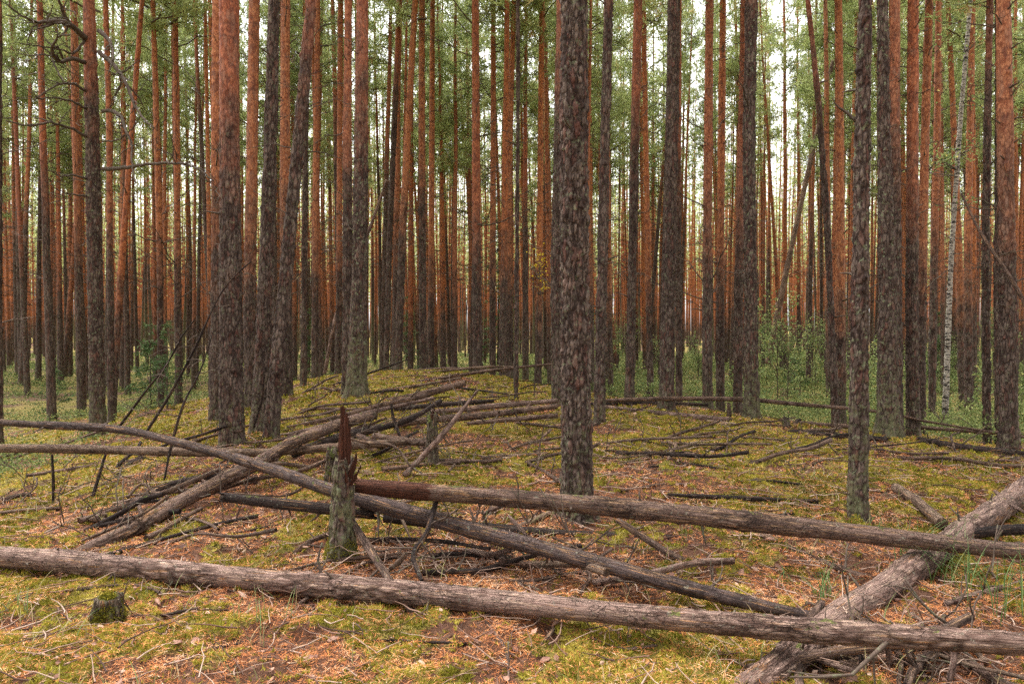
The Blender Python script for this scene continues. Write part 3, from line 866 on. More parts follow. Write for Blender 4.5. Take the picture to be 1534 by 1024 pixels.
# big crooked dead limbs of the left pine, each its own branch
crook = [o for o in COL.objects if o.get('label', '').startswith('grey-barked pine at left')][0]
def limb(root, pts, w0, w1, d, zig=.0, twigs=0, seed=1):
    base = root.location
    rng = np.random.default_rng(seed)
    ctrl = []
    for i, p in enumerate(pts):
        v = at(p[0], p[1], d + (p[2] if len(p) > 2 else -.25 * i))
        ctrl.append(v - base)
    n = len(ctrl)
    rr = np.linspace(w0, w1, n) / 2 * d / F
    P, r = catmull([tuple(c) for c in ctrl], rr, .06)
    P = P + rng.normal(0, .006, P.shape)
    s = Soup(); s.tube(P, r, 6, cap=True)
    for q in range(twigs):
        i = rng.integers(len(P) // 4, len(P) - 1)
        l = rng.uniform(.15, .7)
        T = P[min(i + 1, len(P) - 1)] - P[i - 1]; T /= np.linalg.norm(T) + 1e-9
        dr = T + rng.normal(0, .8, 3); dr /= np.linalg.norm(dr)
        pp = [P[i]]
        for e in range(4):
            dr = dr + rng.normal(0, .28, 3); dr /= np.linalg.norm(dr); pp.append(pp[-1] + dr * l / 4)
        s.tube(np.array(pp), np.linspace(r[i] * .6, .0025, 5), 4)
    return link('dead_limb', s.mesh('dead_limb', M['branch']), root)
for k, (pts, a, b, tw) in enumerate([
    ([(127, 57), (112, 42), (92, 32), (70, 33), (45, 30), (12, 8)], 10, 2, 16),
    ([(108, 40), (95, 20), (85, -15)], 6, 3, 6),
    ([(127, 93), (108, 88), (88, 92), (78, 76), (86, 56), (105, 52)], 7, 2, 8),
    ([(96, 90), (84, 70), (78, 85), (88, 110), (97, 122)], 4, 1.6, 5),
    ([(128, 137), (110, 126), (85, 128), (55, 146)], 5, 1.5, 7),
    ([(129, 163), (108, 152), (80, 147), (50, 149)], 4.5, 1.5, 6),
    ([(129, 205), (105, 192), (75, 184), (40, 188), (8, 181)], 5, 1.8, 8),
    ([(148, 47), (162, 58), (168, 75), (169, 92)], 7, 2.5, 5),
    ([(148, 78), (172, 100), (190, 128), (203, 160), (216, 178), (231, 192)], 7, 2, 10),
    ([(154, 166), (172, 168), (182, 176), (188, 196), (197, 215), (197, 240), (203, 274)], 6, 1.6, 9),
    ([(154, 253), (180, 252), (215, 247), (255, 244), (290, 250), (319, 270)], 6.5, 2, 5),
    ([(154, 212), (175, 210), (195, 196), (210, 175)], 3, 1.2, 4),
    ([(129, 268), (110, 262), (92, 264), (75, 256)], 3.5, 1.3, 4),
    ([(130, 294), (112, 292), (92, 287), (80, 280)], 3, 1.2, 4),
    ([(127, 60), (110, 80), (90, 74), (60, 70), (30, 66)], 4, 1.3, 10),
]):
    limb(crook, pts, a, b, 12.4, twigs=tw, seed=500 + k)

# white birch
birch, _p = hero([1415, 1424, 1437, 1454], [612, 400, 200, 0], [11, 9, 9, 7], 15, 'white birch with black marks leaning right among the pines at right', 9, 0, 0, 17, 0, crown=False, name='birch_tree', mat=M['birch'], flare=.25, rough=.3, knots=16)
def leaf_spray(root, px, py, d, n, rad, mat, seed, stem_from=None, size=.07):
    rng = np.random.default_rng(seed)
    c = np.array(at(px, py, d) - root.location)
    s = Soup()
    C = c + rng.normal(0, 1, (n, 3)) * np.array(rad)
    D = rng.normal(size=(n, 3)) * [1, 1, .5]; D /= np.linalg.norm(D, axis=1)[:, None]
    V, T, ta = leaf_quads(C, D, rng.uniform(.6, 1.1, n) * size, size * .55, np.clip(rng.normal(.55, .25, n), 0, 1))
    s.add(V, None, T, ta)
    o = link('leaves', s.mesh('leaves', mat, False), root); o['kind'] = 'stuff'
    w = Soup()
    a0 = np.array(stem_from) if stem_from is not None else c - [0, 0, rad[2]]
    for q in range(7):
        e = c + rng.normal(0, 1, 3) * np.array(rad) * 1.2
        m = (a0 + e) / 2 + rng.normal(0, .06, 3)
        w.tube(np.array([a0, m, e]), np.array([.009, .006, .002]), 4)
    l = link('twigs', w.mesh('twigs', M['branch']), root); l['kind'] = 'stuff'
def prof_at(prof, z):
    return [float(np.interp(z, prof[0], prof[1])), 0, z]
for (px, py, rx, rz, nn, sd_) in [(1410, 235, .38, .1, 150, 1), (1470, 215, .35, .15, 140, 2), (1400, 245, .25, .08, 80, 3), (1465, 140, .3, .2, 90, 4), (1455, 300, .3, .12, 90, 5), (1440, 60, .4, .3, 120, 6)]:
    z = at(px, py, 15).z - birch.location.z - .25
    leaf_spray(birch, px, py, 15, nn, (rx, .3, rz), M['broadleaf'], 900 + sd_, prof_at(_p, z), .085)

# ------------------------------------------------------------------ the rest of the pines: individuals, then a mass
def bg_variant(i):
    H = CROWNS[i][0]
    rng = np.random.default_rng(700 + i)
    k = 16
    z = np.concatenate([[-.2, 0, .25], np.linspace(.8, H, k)])
    bend = rng.normal(0, .05)
    wob = np.cumsum(rng.normal(0, .018, len(z))); wob -= wob[1]
    X = bend * (z / H) ** 2 * 4 + wob; Y = np.roll(wob, 3) * .7; Y[:3] = 0; X[:2] = 0
    r0 = .125
    r = np.interp(z, [0, .4, 3, H * .6, H], [r0 * 1.12, r0, r0 * .86, r0 * .5, .015]); r[0] = r[1] * 1.15
    P = np.stack([X, Y, z], -1)
    n = 12
    V, Q, T = tube_arrays(P, r, n, False)
    V = V + 0
    trunk = make_mesh('trunk', V, Q, M['pine'], {'hgt': np.repeat(z, n), 'plate': np.full(len(V), .8)})
    s = Soup()
    for q in range(58):
        zz = rng.uniform(2.6, H * .62) if q > 8 else rng.uniform(1.2, 5)
        az = rng.uniform(0, 2 * PI); L = rng.uniform(.3, 1.8) * (1 if zz > 4 else .45)
        el = rng.uniform(-.35, .55)
        t = np.linspace(0, 1, 5)
        wob2 = np.cumsum(rng.normal(0, .04 * L, 5)); wob2 -= wob2[0]
        x0 = np.interp(zz, z, X); y0 = np.interp(zz, z, Y)
        PP = np.stack([x0 + math.cos(az) * t * L - math.sin(az) * wob2, y0 + math.sin(az) * t * L + math.cos(az) * wob2, zz + math.tan(el) * t * L - .1 * L * t * t + wob2 * .5], -1)
        s.tube(PP, np.linspace(.013, .003, 5), 3)
        if L > .5:
            for e in range(3):
                i0 = rng.integers(1, 4); dr = rng.normal(size=3) * .35 + [math.cos(az), math.sin(az), .2]; dr /= np.linalg.norm(dr)
                s.tube(np.array([PP[i0], PP[i0] + dr * L * .2 + rng.normal(0, .03, 3), PP[i0] + dr * L * .4]), np.array([.007, .005, .002]), 3)
    return trunk, s.mesh('dead_twigs', M['branch'])
VAR = [bg_variant(i) for i in range(8)]

placed = [(x, y, .5) for x, y, r in HERO_XY]
def free(x, y, dmin):
    for a, b, r in placed:
        if (a - x) ** 2 + (b - y) ** 2 < max(dmin, r) ** 2: return False
    return True
# keep the gaps the photograph shows: the pale opening right of the dark pine on the moss edge
def blocked(x, y):
    px = 767 + F * x / y
    if y < 15 or (y < 18.5 and not (px < 120 or 180 < px < 226 or 275 < px < 300)): return True
    if 1148 < px < 1208 and y < 50 and rs.random() < (.95 if y < 30 else .6): return True
    if 985 < px < 1230 and y < 24: return True
    if 220 < px < 300 and y < 21: return True
    return False
spots = []
rs = random.Random(5)
tries = 0
while len(spots) < 2900 and tries < 60000:
    tries += 1
    # sample uniformly over the wedge
    y = math.sqrt(rs.uniform(18.0 ** 2, 135 ** 2))
    x = rs.uniform(-.80, .80) * y
    if blocked(x, y): continue
    if not free(x, y, .95 if y < 60 else 1.2): continue
    if y < 26 and rs.random() < .25: continue
    spots.append((x, y)); placed.append((x, y, .5))
for _k in range(1500):
    y = rs.uniform(136, 205); spots.append((rs.uniform(-.8, .8) * y, y))
spots.sort(key=lambda p: p[1])
n_ind = 292 - len(HERO_XY)
_OLD = [
    ('slim pine with orange upper stem standing in the crowd beyond the mound', 'orange-stemmed pines crowding beyond the mound'),
    ('slim pine with long dark brown stem standing in the crowd beyond the mound', 'dark-stemmed pines crowding beyond the mound'),
]
proto = []
for i in range(8):
    proto.append(None)
for k, (x, y) in enumerate(spots[:n_ind]):
    i = rs.randrange(8)
    if proto[i] is None:
        root = empty('pine_tree', (0, 0, 0))
        link('trunk', VAR[i][0], root)
        t = link('dead_twigs', VAR[i][1], root); t['kind'] = 'stuff'
        c = add_crown(root, i, CROWNS[i][0])
        proto[i] = root
    else:
        root = proto[i].copy(); COL.objects.link(root)
        for ch in proto[i].children:
            c2 = ch.copy(); COL.objects.link(c2); c2.parent = root
            for g in ch.children:
                c3 = g.copy(); COL.objects.link(c3); c3.parent = c2
    root.location = (x, y, gz(x, y) - .02)
    w = rs.uniform(.5, 1.0)
    h = rs.uniform(.88, 1.1)
    root.scale = (w, w, h)
    root.rotation_euler = (rs.gauss(0, .012), rs.gauss(0, .018), rs.uniform(0, 2 * PI))
    if rs.random() < .06: root.rotation_euler[1] = rs.choice([-1, 1]) * rs.uniform(.04, .1); root.rotation_euler[2] = rs.uniform(-.5, .5)
    dark = rs.random() < .25
    tr = [c for c in root.children if c.name.startswith('trunk')][0]
    tr.color = ((rs.uniform(5.5, 9) if dark else rs.uniform(1.8, 4.2)) / 10, rs.uniform(.2, 1) if dark else rs.uniform(0, .6), rs.uniform(.1, .7), 1)
    ppx = 767 + F * x / y
    zone = ('in the crowd behind the left hollow' if ppx < 420 else 'in the crowd directly behind the mound' if ppx < 880 else 'in the crowd behind the green right hollow')
    lb, gr = (('slim pine with long dark brown stem ' if dark else 'slim pine with orange upper stem ') + zone, ('dark' if dark else 'orange') + '-stemmed pines ' + zone)
    tag(root, lb, 'tree', gr)
print('individuals', n_ind, 'mass', len(spots) - n_ind, 'first far at', spots[n_ind][1])

# the mass: trunks and crowns too far to pick apart, plus unseen ones around the camera
ts = Soup(); cs = Soup(); hg_all = []
around = []
while len(around) < 240:          # the wood goes on unseen round the camera, added to cut sideways light
    x, y = rs.uniform(-34, 34), rs.uniform(-30, 22)
    if abs(x) < .8 * y + 3.5 or x * x + y * y < 36: continue
    if any((a - x) ** 2 + (b - y) ** 2 < 3.2 for a, b in around): continue
    around.append((x, y))
for (x, y) in around + spots[n_ind:]:
    H = rs.uniform(17, 22); z0 = H * rs.uniform(.3, .55)
    g = gz(x, y)
    zz = np.array([-.2, .6, 3, 6, 9, 13, H])
    lean = rs.gauss(0, .015) * zz
    P = np.stack([x + lean + np.sin(zz * .4 + x) * .05, np.full(7, y), g + zz], -1)
    r0 = rs.uniform(.07, .13)
    V, Qq, _ = tube_arrays(P, np.interp(zz, [0, 3, H], [r0, r0 * .85, .02]), 5, False)
    ts.add(V, Qq, None, rs.random())
    off = rs.choice([0, 0, 0, 4])
    hg_all.append(np.repeat(zz - off, 5))
    nb = 300 if y < 70 else (190 if y < 136 else 80)
    f = RNG.uniform(0, 1, nb) ** .85
    rad = 1.7 * (1 - .7 * f) * np.sqrt(RNG.uniform(.05, 1, nb)); az = RNG.uniform(0, 2 * PI, nb)
    cl = (np.sin(az * 3 + f * 23 + x) > -.3)
    C = np.stack([x + lean[-2] + rad * np.cos(az), y + rad * np.sin(az), g + z0 + (H - z0) * f], -1)[cl]
    D = rand_dirs(len(C), .3)
    sz = .30 if y < 75 else (.44 if y < 136 else .8)
    V, T, ta = blades(C, D, RNG.uniform(.6, 1.2, len(C)) * sz, sz * (.30 if y < 136 else .5), np.clip(RNG.normal(.55 + rs.uniform(-.15, .15), .15, len(C)), 0, 1))
    cs.add(V, None, T, ta)
fm = ts.mesh('far_and_unseen_trunks', M['pine'], True, {'hgt': np.concatenate(hg_all), 'plate': np.full(ts.n, .8)})
fo = tag(link('far_and_unseen_pines', fm), 'mass of orange and brown pine trunks far off and unseen around the camera', 'forest', None, 'stuff')
fo.color = (.28, .3, .3, 1)
fc = link('far_and_unseen_crowns', cs.mesh('far_and_unseen_crowns', M['pine_needles'], False), fo); fc['kind'] = 'stuff'
print('far crowns tris', sum(len(t) for t in cs.T))

# ------------------------------------------------------------------ understory: saplings, small spruces, bushes
def pt_ground(x, y): return Vector((x, y, gz(x, y)))
def sapling_mesh(seed, h, n, rad, mat, kind='leaf'):
    rng = np.random.default_rng(seed)
    w = Soup(); s = Soup()
    if kind == 'spruce':
        w.tube(np.array([[0, 0, -.05], [.01, 0, h * .5], [0, 0, h]]), np.array([.018 + h * .005, .012, .003]), 5)
        C, D = [], []
        for q in range(int(h * 26)):
            f = rng.uniform(.06, .98); az = rng.uniform(0, 2 * PI); L = rad * (1 - f) * rng.uniform(.7, 1.1) + .08
            t = np.linspace(0, 1, 4)
            P = np.stack([math.cos(az) * t * L, math.sin(az) * t * L, h * f - .22 * L * t + .12 * L * t * t], -1)
            w.tube(P, np.linspace(.007, .002, 4), 3)
            m = int(28 * L / rad) + 8
            a = rng.uniform(.1, 1, m)
            pos = np.stack([math.cos(az) * a * L, math.sin(az) * a * L, h * f - .22 * L * a + .12 * L * a * a], -1) + rng.normal(0, .02, (m, 3))
            C.append(pos); dd = rng.normal(size=(m, 3)) * .8 + [math.cos(az) * .8, math.sin(az) * .8, -.15]
            D.append(dd / np.linalg.norm(dd, axis=1)[:, None])
        C = np.vstack(C); D = np.vstack(D)
        V, T, ta = blades(C, D, rng.uniform(.05, .11, len(C)), .022, np.clip(rng.normal(.45, .25, len(C)), 0, 1))
        s.add(V, None, T, ta)
    else:
        ends = []
        for q in range(9):
            az = rng.uniform(0, 2 * PI); f = rng.uniform(.25, 1)
            st = np.array([0, 0, h * f * .5]); e = np.array([math.cos(az) * rad * rng.uniform(.3, 1), math.sin(az) * rad * rng.uniform(.3, 1), h * f])
            w.tube(np.array([st, (st + e) / 2 + rng.normal(0, .04, 3), e]), np.array([.008, .005, .002]), 4)
            ends.append((st, e))
        w.tube(np.array([[0, 0, -.05], [.02, .01, h * .5], [0, 0, h * .95]]), np.array([.014, .009, .003]), 5)
        k = rng.integers(0, len(ends), n); a = rng.uniform(.35, 1.05, n)[:, None]
        S = np.array([e[0] for e in ends])[k]; E = np.array([e[1] for e in ends])[k]
        C = S * (1 - a) + E * a + rng.normal(0, .07, (n, 3)) * rad * 1.4
        D = rng.normal(size=(n, 3)) * [1, 1, .4]; D /= np.linalg.norm(D, axis=1)[:, None]
        V, T, ta = leaf_quads(C, D, rng.uniform(.04, .08, n), .035, np.clip(rng.normal(.5, .25, n), 0, 1))
        s.add(V, None, T, ta)
    return s.mesh('foliage', mat, False), w.mesh('stem', M['branch'])
SP = [sapling_mesh(40 + i, [1.6, 2.4, 3.4][i], 0, [.5, .65, .8][i], M['spruce'], 'spruce') for i in range(3)]
SH = [sapling_mesh(60 + i, [.7, 1.1, 1.8, 2.6][i], [260, 380, 520, 620][i], [.35, .5, .65, .8][i], M['broadleaf']) for i in range(4)]
def plant(kind, v, x, y, s, label, group, cat):
    me, st = (SP if kind == 'spruce' else SH)[v]
    root = tag(empty('spruce_sapling' if kind == 'spruce' else 'leafy_sapling', pt_ground(x, y)), label, cat, group)
    f = link('foliage', me, root); w = link('stem', st, root)
    root.scale = (s, s, s * rs.uniform(.9, 1.15)); root.rotation_euler = (0, 0, rs.uniform(0, 6))
    return root
def xpx(px, y): return (px - 767) / F * y
for (px, y, v, s, lab) in [(250, 15, 1, .75, 'small dark green spruce behind the dead arching branches'), (612, 30, 2, 1.0, 'slender spruce showing green between trunks behind the mound'),
                         (746, 40, 2, 2.2, 'tall thin dark spruce behind the rusty crest pine'), (468, 27, 1, 1.2, 'spruce sapling between trunks left of the mossy-footed pine'),
                         (1190, 24, 0, 1.1, 'small spruce in the green hollow on the right'), (1410, 26, 1, 1.1, 'spruce behind the foot of the white birch'),
                         (225, 18, 0, 1.2, 'low spruce in the hollow behind the crooked-limbed pine'), (78, 20, 0, 1.1, 'low spruce among trunks in the left hollow')]:
    plant('spruce', v, xpx(px, y), y, s, lab, None, 'sapling')
SAP = []
for k in range(85):
    y = rs.uniform(14.5, 34); px = rs.choice([rs.uniform(1130, 1534), rs.uniform(900, 1240), rs.uniform(880, 1534)])
    x = xpx(px, y)
    if base_h(np.array([x]), np.array([y]))[0] > -.25: continue
    if not free(x, y, .3): continue
    plant('leaf', rs.choice([0, 0, 1, 1, 2, 3]), x, y, rs.uniform(.8, 1.25), 'light green leafy sapling growing in the hollow beyond the mossy rise', 'leafy saplings in the hollows', 'sapling')
# twig with yellow leaves left of the big pine
yr = empty('yellow_leaf_sapling', pt_ground(xpx(800, 13.5), 13.5))
tag(yr, 'thin sapling with a tuft of yellow leaves left of the thick middle pine', 'sapling')
s = Soup(); h_ = at(812, 375, 13.5).z - yr.location.z
s.tube(np.array([[0, 0, -.05], [.05, 0, h_ * .5], [.12, 0, h_]]), np.array([.013, .009, .003]), 5)
link('stem', s.mesh('stem', M['branch']), yr)
leaf_spray(yr, 812, 396, 13.5, 75, (.1, .1, .14), M['yellow_leaf'], 77, [.1, 0, h_ * .8], .06)
leaf_spray(yr, 815, 432, 13.5, 30, (.06, .06, .06), M['yellow_leaf'], 78, [.08, 0, h_ * .7], .055)

# undergrowth carpet in the hollows (nobody could count it)
def carpet():
    n = 90000
    y = 9 + 50 * RNG.uniform(0, 1, n) ** 1.35
    x = RNG.uniform(-.76, .76, n) * y
    b = base_h(x, y)
    m = sstep(.14, .5, -b)
    dens = fbm(x * .5, y * .5, s=91)
    k = RNG.uniform(0, 1, n) < m * sstep(.3, .55, dens) * np.where(x < -2, .6, 1)
    x, y = x[k], y[k]
    z = ground_h(x, y)
    n = len(x); per = 5
    C = np.repeat(np.stack([x, y, z], -1), per, 0)
    hgt = np.repeat((.08 + .5 * sstep(0, 4, x)) * .5 + .42 * fbm(x * .8, y * .8, s=93) ** 1.5, per)
    C = C + RNG.normal(0, .07, C.shape) * [1, 1, 0]; C[:, 2] += RNG.uniform(0, 1, len(C)) ** .7 * hgt
    D = rand_dirs(len(C), .35)
    sz = .026 + .0020 * C[:, 1]
    V, T, ta = leaf_quads(C, D, RNG.uniform(.7, 1.3, len(C)) * sz, sz * .55, np.clip(RNG.normal(.45, .22, len(C)) + (np.repeat(dens[k], per) - .5) * .8, 0, 1))
    s = Soup(); s.add(V, None, T, ta)
    tag(link('undergrowth', s.mesh('undergrowth', M['undergrowth'], False)), 'green low bilberry and fern growth covering the hollows', 'undergrowth', None, 'stuff')
    print('undergrowth tris', len(T))
carpet()

# ------------------------------------------------------------------ fallen logs
def log(name, pts, label, mat='log_brown', cat='log', kseg=1.0, rough=.7, stubs=4, ground_snap=False, seed=None, ends=True, jag=.0, twigs=0, group=None, oval=1.0, knots=8, bare=0.0):
    """pts: (px, py, d, width px). ground_snap: d ignored, py is where the log lies on the floor"""
    C, Rr = [], []
    pts = [(p[0], p[1], p[2], p[3] * .82) for p in pts]
    for p in pts:
        if p[2] is None:
            h = hit(p[0], p[1]); rr = p[3] / 2 * h.y / F
            h = Vector((h.x, h.y, h.z + rr * .75))
            C.append(tuple(h)); Rr.append(rr)
        else:
            C.append(tuple(at(p[0], p[1], p[2]))); Rr.append(p[3] / 2 * p[2] / F)
    seed = seed or int(abs(pts[0][0] * 31 + pts[-1][1] * 17)) % 9973
    dm = np.mean([c[1] for c in C])
    c = .0016 * max(dm, 3.4)
    P, r = catmull(C, Rr, c * 1.7)
    mid = P.mean(0); P = P - mid
    n = int(np.clip(2 * PI * r.mean() / c, 8, 72))
    T, A, B = frames(P)
    th = np.arange(n) / n * 2 * PI
    al = np.concatenate([[0], np.cumsum(np.linalg.norm(np.diff(P, axis=0), axis=1))])
    TH = np.repeat(th[None, :], len(P), 0); AL = np.repeat(al[:, None], n, 1); RR = np.repeat(r[:, None], n, 1)
    X = np.stack([np.cos(TH) * RR, np.sin(TH) * RR, AL], -1).reshape(-1, 3)
    sc = np.clip(r.mean() / .07, .35, 1.15)
    fb = fbm(X[:, 0] * 30, X[:, 1] * 30, X[:, 2] * 9, s=seed)
    f1, f2, cid = worley(X[:, 0] * 24 + fb, X[:, 1] * 24, X[:, 2] * 7 + fb, seed)
    pl = sstep(.02, .3, f2 - f1)
    patch = sstep(.42, .56, fbm(X[:, 0] * 5, X[:, 1] * 5, X[:, 2] * 2.5, s=seed + 5))
    lump = fbm(X[:, 0] * 5, X[:, 1] * 5, X[:, 2] * 3, s=seed + 8) - .5
    disp = (lump * .022 + (fb - .5) * .009 * rough + (pl - .6) * .009 * rough * patch + patch * .004) * sc
    rng = np.random.default_rng(seed)
    kn = np.zeros(len(X))
    for q in range(knots):
        ka = rng.uniform(0, 2 * PI); kz = rng.uniform(0, al[-1]); rr = np.interp(kz, al, r)
        sel = np.abs(X[:, 2] - kz) < .1
        kn[sel] += np.exp(-((X[sel] - [math.cos(ka) * rr, math.sin(ka) * rr, kz]) ** 2).sum(1) / (.02 * sc + .006) ** 2) * rng.uniform(.006, .016) * sc
    rad = RR.ravel() * (1 + .05 * np.sin(TH.ravel() * 2 + AL.ravel() * 1.3 + seed)) + disp + kn
    ax = AL.ravel().copy()
    if jag:
        e0 = (AL.ravel() < 1e-6) | (AL.ravel() > al[-1] - 1e-6)
        ax[e0] += 0
    th_ = TH.ravel()
    idx = np.repeat(np.arange(len(P)), n)
    V = P[idx] + rad[:, None] * (np.cos(th_)[:, None] * A[idx] + np.sin(th_)[:, None] * B[idx] * oval)
    if jag:
        j0 = (RNG.uniform(-1, 1, n) * jag); j1 = (RNG.uniform(-1, 1, n) * jag)
        V[:n] += T[0] * j0[:, None]; V[-n:] += T[-1] * j1[:, None]
    m = len(P)
    i = np.arange(m - 1)[:, None] * n; j = np.arange(n)[None, :]; j2 = (j + 1) % n
    Qd = np.stack([i + j, i + j2, i + n + j2, i + n + j], -1).reshape(-1, 4)
    V = np.vstack([V, P[0] + T[0] * .012, P[-1] - T[-1] * .012])
    jj = np.arange(n); kk = (jj + 1) % n
    tr = np.vstack([np.stack([np.full(n, m * n), kk, jj], -1), np.stack([np.full(n, m * n + 1), (m - 1) * n + jj, (m - 1) * n + kk], -1)])
    plv = np.clip(pl * patch + (1 - patch) * .9 - kn * 60, 0, 1)
    me = make_mesh(name, V, [Qd, tr], M[mat], {'along': np.concatenate([AL.ravel(), [0, al[-1]]]), 'turn': np.concatenate([TH.ravel(), [0, 0]]), 'plate': np.concatenate([plv, [.5, .5]])})
    o = tag(link(name, me, None, tuple(mid)), label, cat, group)
    o.color = (bare / 5, 0, 0, 1)
    for q in range(stubs):
        i0 = rng.integers(int(len(P) * .06), int(len(P) * .94)); az = rng.uniform(0, 2 * PI)
        dr = math.cos(az) * A[i0] + math.sin(az) * B[i0]; dr = dr + T[i0] * rng.uniform(-.6, .6); dr /= np.linalg.norm(dr)
        L = rng.uniform(.04, .13) * (1.0 if q >= twigs else rng.uniform(2.2, 4.5))
        s = Soup()
        k = 5; pp = [P[i0] + dr * r[i0] * .6]
        dd = dr.copy()
        for e in range(k - 1):
            dd = dd + rng.normal(0, .18, 3); dd /= np.linalg.norm(dd); pp.append(pp[-1] + dd * (L + r[i0] * .4) / (k - 1))
        s.tube(np.array(pp), np.linspace(min(.011, r[i0] * .35), .004, k), 6, cap=True)
        if q < twigs:
            for e in range(2):
                b0 = pp[rng.integers(1, 4)]; d2 = dd + rng.normal(0, .6, 3); d2 /= np.linalg.norm(d2)
                s.tube(np.array([b0, b0 + d2 * L * .25 + rng.normal(0, .01, 3), b0 + d2 * L * .5]), np.array([.005, .004, .0015]), 4)
        link('branch_stub', s.mesh('branch_stub', M['branch']), o)
    return o

G = None
# the long logs of the foreground
log('fallen_log', [(-90, 826, 4.85, 38), (100, 841, 4.6, 40), (280, 858, 4.35, 38), (430, 871, 4.12, 37), (620, 888, 3.9, 38), (800, 905, 3.65, 39), (1000, 926, 3.4, 41), (1200, 942, 3.18, 42), (1380, 954, 3.0, 38), (1640, 972, 2.8, 37)],
    'long grey-brown fallen log spanning the whole foreground', 'log_grey', stubs=9, twigs=2, knots=26, seed=11)
log('fallen_log', [(534, 727, 4.72, 27), (620, 735, 4.68, 30), (860, 754, 4.6, 32), (1100, 778, 4.5, 34), (1300, 800, 4.42, 34), (1420, 814, 4.38, 31), (1620, 835, 4.3, 28)],
    'long lichen-spotted log lying from the broken stump to the right border', 'log_brown', stubs=7, twigs=0, knots=22, seed=12, jag=.05, bare=.55)
M['log_smooth'] = log_wood('smooth_dark_log', srgb('3c2f2e'), srgb('77655f'), srgb('94714f'), srgb('251b1a'), .0)
log('fallen_log', [(-60, 629, 7.4, 11), (60, 636, 7.1, 13), (170, 642, 6.8, 14), (250, 658, 6.5, 15), (380, 694, 5.9, 21), (500, 735, 5.15, 24), (600, 764, 4.85, 28), (740, 802, 4.5, 28), (870, 836, 4.2, 28), (1000, 872, 3.95, 27), (1120, 902, 3.75, 25), (1215, 922, 3.62, 18)],
    'long smooth dark log bowing down from upper left to the crossed logs at right', 'log_smooth', stubs=8, twigs=2, knots=20, seed=13)
log('fallen_log', [(-60, 671, 7.6, 15), (100, 672, 7.5, 16), (260, 676, 7.4, 16), (400, 677, 7.4, 15), (520, 668, 7.5, 14), (655, 658, 7.8, 10)],
    'straight horizontal log held above the hollow at left, behind the bowing log', 'log_pale', stubs=3, knots=10, seed=14)
log('fallen_log', [(1085, 1065, 3.0, 57), (1165, 1000, 3.2, 54), (1250, 928, 3.65, 50), (1320, 884, 4.05, 47), (1385, 838, 4.5, 46), (1460, 785, 5.2, 42), (1580, 706, 6.6, 38)],
    'thick pale log running diagonally up the lower right under the others', 'log_grey', stubs=5, knots=20, seed=15)
log('fallen_log', [(108, 834, 5.0, 24), (190, 796, 5.35, 26), (262, 756, 5.9, 27), (340, 716, 6.4, 27), (385, 694, 6.75, 26), (440, 662, 7.3, 22), (505, 638, 8.2, 18), (560, 622, 9.2, 14)],
    'rough-barked log slanting up from lower left beneath the crossing logs', 'log_brown', stubs=4, knots=12, seed=16, rough=1.3)
log('fallen_log', [(10, 806, 6.0, 12), (110, 778, 6.4, 14), (190, 755, 6.6, 15), (250, 728, 6.9, 14), (320, 712, 7.0, 12), (395, 698, 7.1, 9)],
    'dark brown log resting on the slope left of the rough-barked slanting log', 'log_dark', stubs=5, twigs=3, seed=17)
log('fallen_log', [(-30, 772, 7.4, 7), (60, 740, 8.0, 9), (140, 715, 8.5, 10), (230, 690, 9.1, 9), (340, 668, 9.9, 7)],
    'thin grey log sloping up the left bank below the horizontal log', 'log_brown', stubs=3, seed=18)
log('fallen_log', [(125, 731, 8.0, 18), (165, 716, 8.2, 24), (216, 692, 8.5, 22)], 'short black rotten log chunk on the left bank', 'log_dark', stubs=3, seed=19, rough=1.6, jag=.05)
log('fallen_log', [(335, 744, 5.0, 15), (400, 752, 4.95, 19), (485, 761, 4.9, 19), (560, 770, 5.0, 16)], 'split dark rotten log passing just behind the broken stump', 'log_dark', stubs=2, seed=20, jag=.05, rough=1.4, oval=.8)
log('fallen_log', [(575, 774, 5.3, 18), (700, 788, 5.25, 17), (860, 800, 5.2, 16), (1000, 806, 5.15, 15), (1150, 812, 5.1, 11)], 'dark half-sunken log on the floor behind the long lichen-spotted log', 'log_dark', stubs=3, seed=21)
log('fallen_log', [(528, 782, 4.65, 12), (556, 826, 4.4, 14), (590, 878, 4.1, 14), (630, 936, 3.75, 13)], 'grey-brown pole slanting down from the broken stump under the foreground log', 'log_brown', stubs=2, twigs=1, seed=22)
log('fallen_log', [(925, 778, 4.95, 11), (985, 818, 4.75, 12), (1045, 852, 4.55, 14), (1105, 888, 4.3, 13)], 'short pole slanting between the lichen-spotted log and the bowing log', 'log_brown', stubs=2, seed=23)
log('fallen_log', [(1140, 800, 5.1, 11), (1200, 828, 4.9, 12), (1258, 852, 4.6, 14), (1300, 866, 4.45, 15), (1370, 888, 4.2, 18), (1450, 920, 3.9, 20), (1560, 966, 3.5, 22)],
    'thin brown log passing beneath the thick diagonal log at right', 'log_brown', stubs=5, twigs=2, seed=24)
log('fallen_log', [(1343, 730, 6.4, 17), (1372, 750, 6.0, 19), (1412, 784, 5.35, 22)], 'short pale log end pointing up left behind the lichen-spotted log', 'log_pale', stubs=1, seed=25)
log('fallen_log', [(1430, 804, 4.95, 14), (1480, 796, 5.0, 17), (1590, 788, 5.05, 17)], 'dark log on the right just behind the lichen-spotted log end', 'log_dark', stubs=2, seed=26)
log('fallen_log', [(1330, 976, 3.52, 16), (1400, 982, 3.45, 24), (1480, 992, 3.38, 26), (1600, 1008, 3.3, 24)], 'dark split log in the lower right corner below the foreground log', 'log_dark', stubs=4, twigs=2, seed=27, jag=.04, oval=.8)
